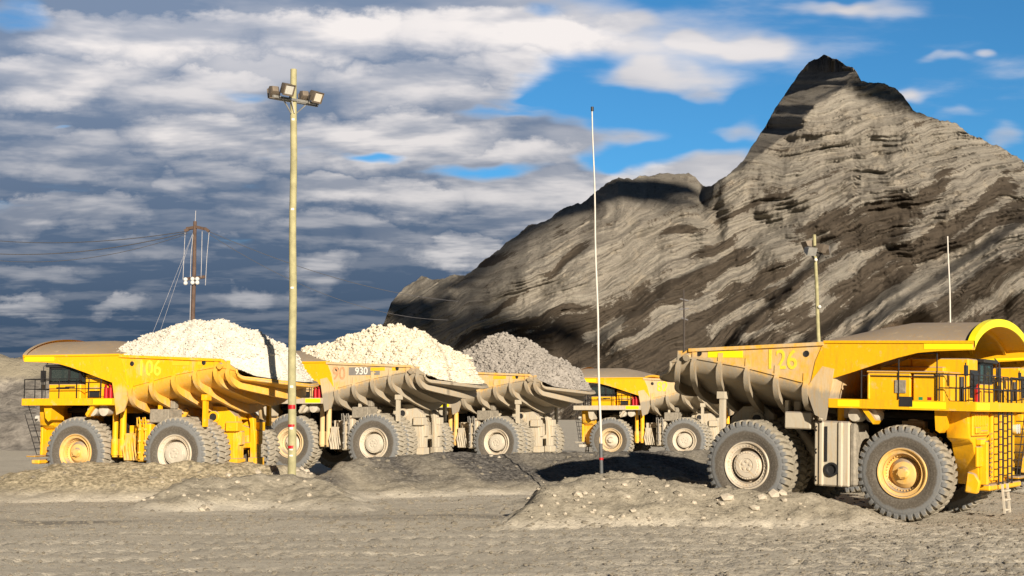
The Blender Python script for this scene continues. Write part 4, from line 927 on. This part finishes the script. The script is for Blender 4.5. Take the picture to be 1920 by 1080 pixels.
# second light pole, right
b2 = at(1541, 645, 112); b2.z = 0; b2.x = at(1543, 780, 112).x; t2 = at(1527, 440, 112)
lp, lv_ = polething('floodlight_pole', 'wooden pole with a cluster of dark floodlights, rising behind the bed of truck 126', 'light pole', b2, t2, .18, .13, WOOD)
def lr(px, py, dy=0): return at(px, py, 112+dy)-b2
for a, b_ in (((1514, 462, -.4), (1545, 472, .5)), ((1512, 467, .4), (1543, 477, -.4)), ((1519, 474, -.3), (1530, 490, 0)), ((1541, 474, -.3), (1531, 490, 0))):
    c_ = MB(); c_.bar(lr(*a), lr(*b_), .1); c_.build('crossarm', M['black'], lp)
for px, py, dy, az in ((1514, 458, .4, 200), (1520, 470, -.5, -70), (1541, 464, -.5, -40), (1546, 468, .5, 70)):
    hd = MB(); hd.prism([(-.34, -.2), (.28, -.34), (.28, .34), (-.34, .2)], -.4, .4); hd.build('floodlight', LAMPB if px != 1520 else GALV, lp, loc=lr(px, py, dy), rot=(0, R(25), R(az)))
i_ = MB(); i_.lathe([(0, -.1), (.13, 0), (0, .1)], 8, lr(1530, 487, -.3)); i_.lathe([(0, -.1), (.13, 0), (0, .1)], 8, lr(1537, 575, -.3)); i_.build('white_tag', M['whitepatch'], lp)
# distant power pole
b3_ = at(1283, 700, 260); b3_.z = 0; t3_ = at(1282, 543, 260)
dp, dv = polething('utility_pole', 'distant thin dark power pole against the mountain, left of truck 126', 'utility pole', b3_, t3_, .2, .15, simple('dark_wood', (.06, .05, .045), .9), 8)
for a, b_ in (((1275, 560), (1291, 564)), ((1274, 580), (1292, 578)), ((1278, 596), (1290, 600))):
    c_ = MB(); c_.bar(at(*a, 260)-b3_, at(*b_, 260)-b3_, .22); c_.build('crossarm', WIRE, dp)


# ------------------------------------------------------------ loose rocks
ICO = np.array([(0,0,-1),(.72,-.53,-.45),(-.28,-.85,-.45),(-.89,0,-.45),(-.28,.85,-.45),(.72,.53,-.45),(.28,-.85,.45),(-.72,-.53,.45),(-.72,.53,.45),(.28,.85,.45),(.89,0,.45),(0,0,1)])
IF = [(0,1,2),(1,0,5),(0,2,3),(0,3,4),(0,4,5),(1,5,10),(2,1,6),(3,2,7),(4,3,8),(5,4,9),(1,10,6),(2,6,7),(3,7,8),(4,8,9),(5,9,10),(6,10,11),(7,6,11),(8,7,11),(9,8,11),(10,9,11)]
def rock_pts(rs, s, flat=.65): return ICO*(.7+.55*rs.random((12, 1)))*s*np.array([1, .7+.4*rs.random(), flat])
ROCKM = rock_material('pale_rock', (.62, .57, .48), (.48, .43, .35), (.38, .33, .26))
RMESH = []
for k in range(8):
    mb = MB(); mb.add(rock_pts(rng, 1.).tolist(), IF); me = mb.mesh('rock', 20); me.materials.append(ROCKM); RMESH.append(me)
def drop(px, py, tries=None):
    """where the line of sight meets the ground"""
    r = ray(px, py); ts = np.arange(30, 90, .08); ts = ts/r[1]; X_ = ts*r[0]; Y_ = ts*r[1]; Z_ = CAMH+ts*r[2]; g_ = ground_z(X_, Y_)
    k = np.argmax(Z_ < g_); return (float(X_[k]), float(Y_[k]), float(g_[k])) if Z_[k] < g_[k] else None
spots = [(1175, 935, .16), (1083, 931, .20), (1082, 939, .13), (1097, 928, .12), (1105, 945, .10), (1040, 932, .11), (1188, 962, .14), (1364, 938, .26), (1352, 946, .16), (1450, 930, .3), (1430, 934, .18), (1466, 928, .22), (1470, 940, .16), (1415, 957, .2),
         (1300, 945, .13), (1275, 930, .12), (1130, 900, .14), (1170, 913, .14), (1250, 912, .12), (1145, 972, .12), (1110, 962, .12), (1095, 952, .10), (445, 905, .14), (378, 957, .2), (388, 953, .15), (428, 893, .2), (484, 887, .22), (512, 889, .14), (455, 930, .10),
         (580, 931, .16), (575, 884, .22), (566, 880, .18), (590, 882, .17), (583, 890, .14), (598, 878, .13), (558, 886, .13), (604, 886, .12), (345, 930, .12), (256, 935, .12), (270, 938, .14), (285, 934, .12), (930, 850, .16), (922, 856, .13), (936, 858, .12), (1010, 918, .10), (990, 935, .10), (1230, 925, .09), (1330, 950, .09), (1500, 945, .10), (1015, 950, .12), (1060, 965, .1), (1045, 945, .09)]
rs = np.random.default_rng(5)
for k in range(40): spots.append((int(990+rs.random()*520), int(905+rs.random()*72), .05+.06*rs.random()))
for k in range(26): spots.append((int(300+rs.random()*330), int(888+rs.random()*70), .05+.05*rs.random()))
for px, py, s in spots:
    p = drop(px, py)
    if p is None: continue
    o = bpy.data.objects.new('rock', RMESH[rs.integers(8)]); C.collection.objects.link(o); o.location = (p[0], p[1], p[2]+s*.15); o.scale = (s, s, s); o.rotation_euler = (0, 0, rs.random()*6)
    tag(o, 'small pale rock lying on a gravel bank in front of the trucks', 'rock', 'pale rocks scattered on the gravel banks')
# gravel nobody could count
gmx = MB()
for k in range(11500):
    if k < 8000: Yk = 32+ (rs.random()**1.1)*25; Xk = (1-2*rs.random()**1.35)*.39*Yk; s = .022+.055*rs.random()**2.5
    else: Yk = 50+rs.random()*30; Xk = (rs.random()*2-1)*.38*Yk; s = .03+.13*rs.random()**3
    z = float(ground_z(np.array([Xk]), np.array([Yk]))[0]); gmx.add((rock_pts(rs, s)+[Xk, Yk, z]).tolist(), IF)
GRV = rock_material('gravel', (.27, .245, .20), (.20, .18, .145), (.14, .13, .11))
tag(gmx.build('gravel', GRV, None, 0), 'loose stones strewn over the dusty yard and its banks', 'gravel', kind='stuff')
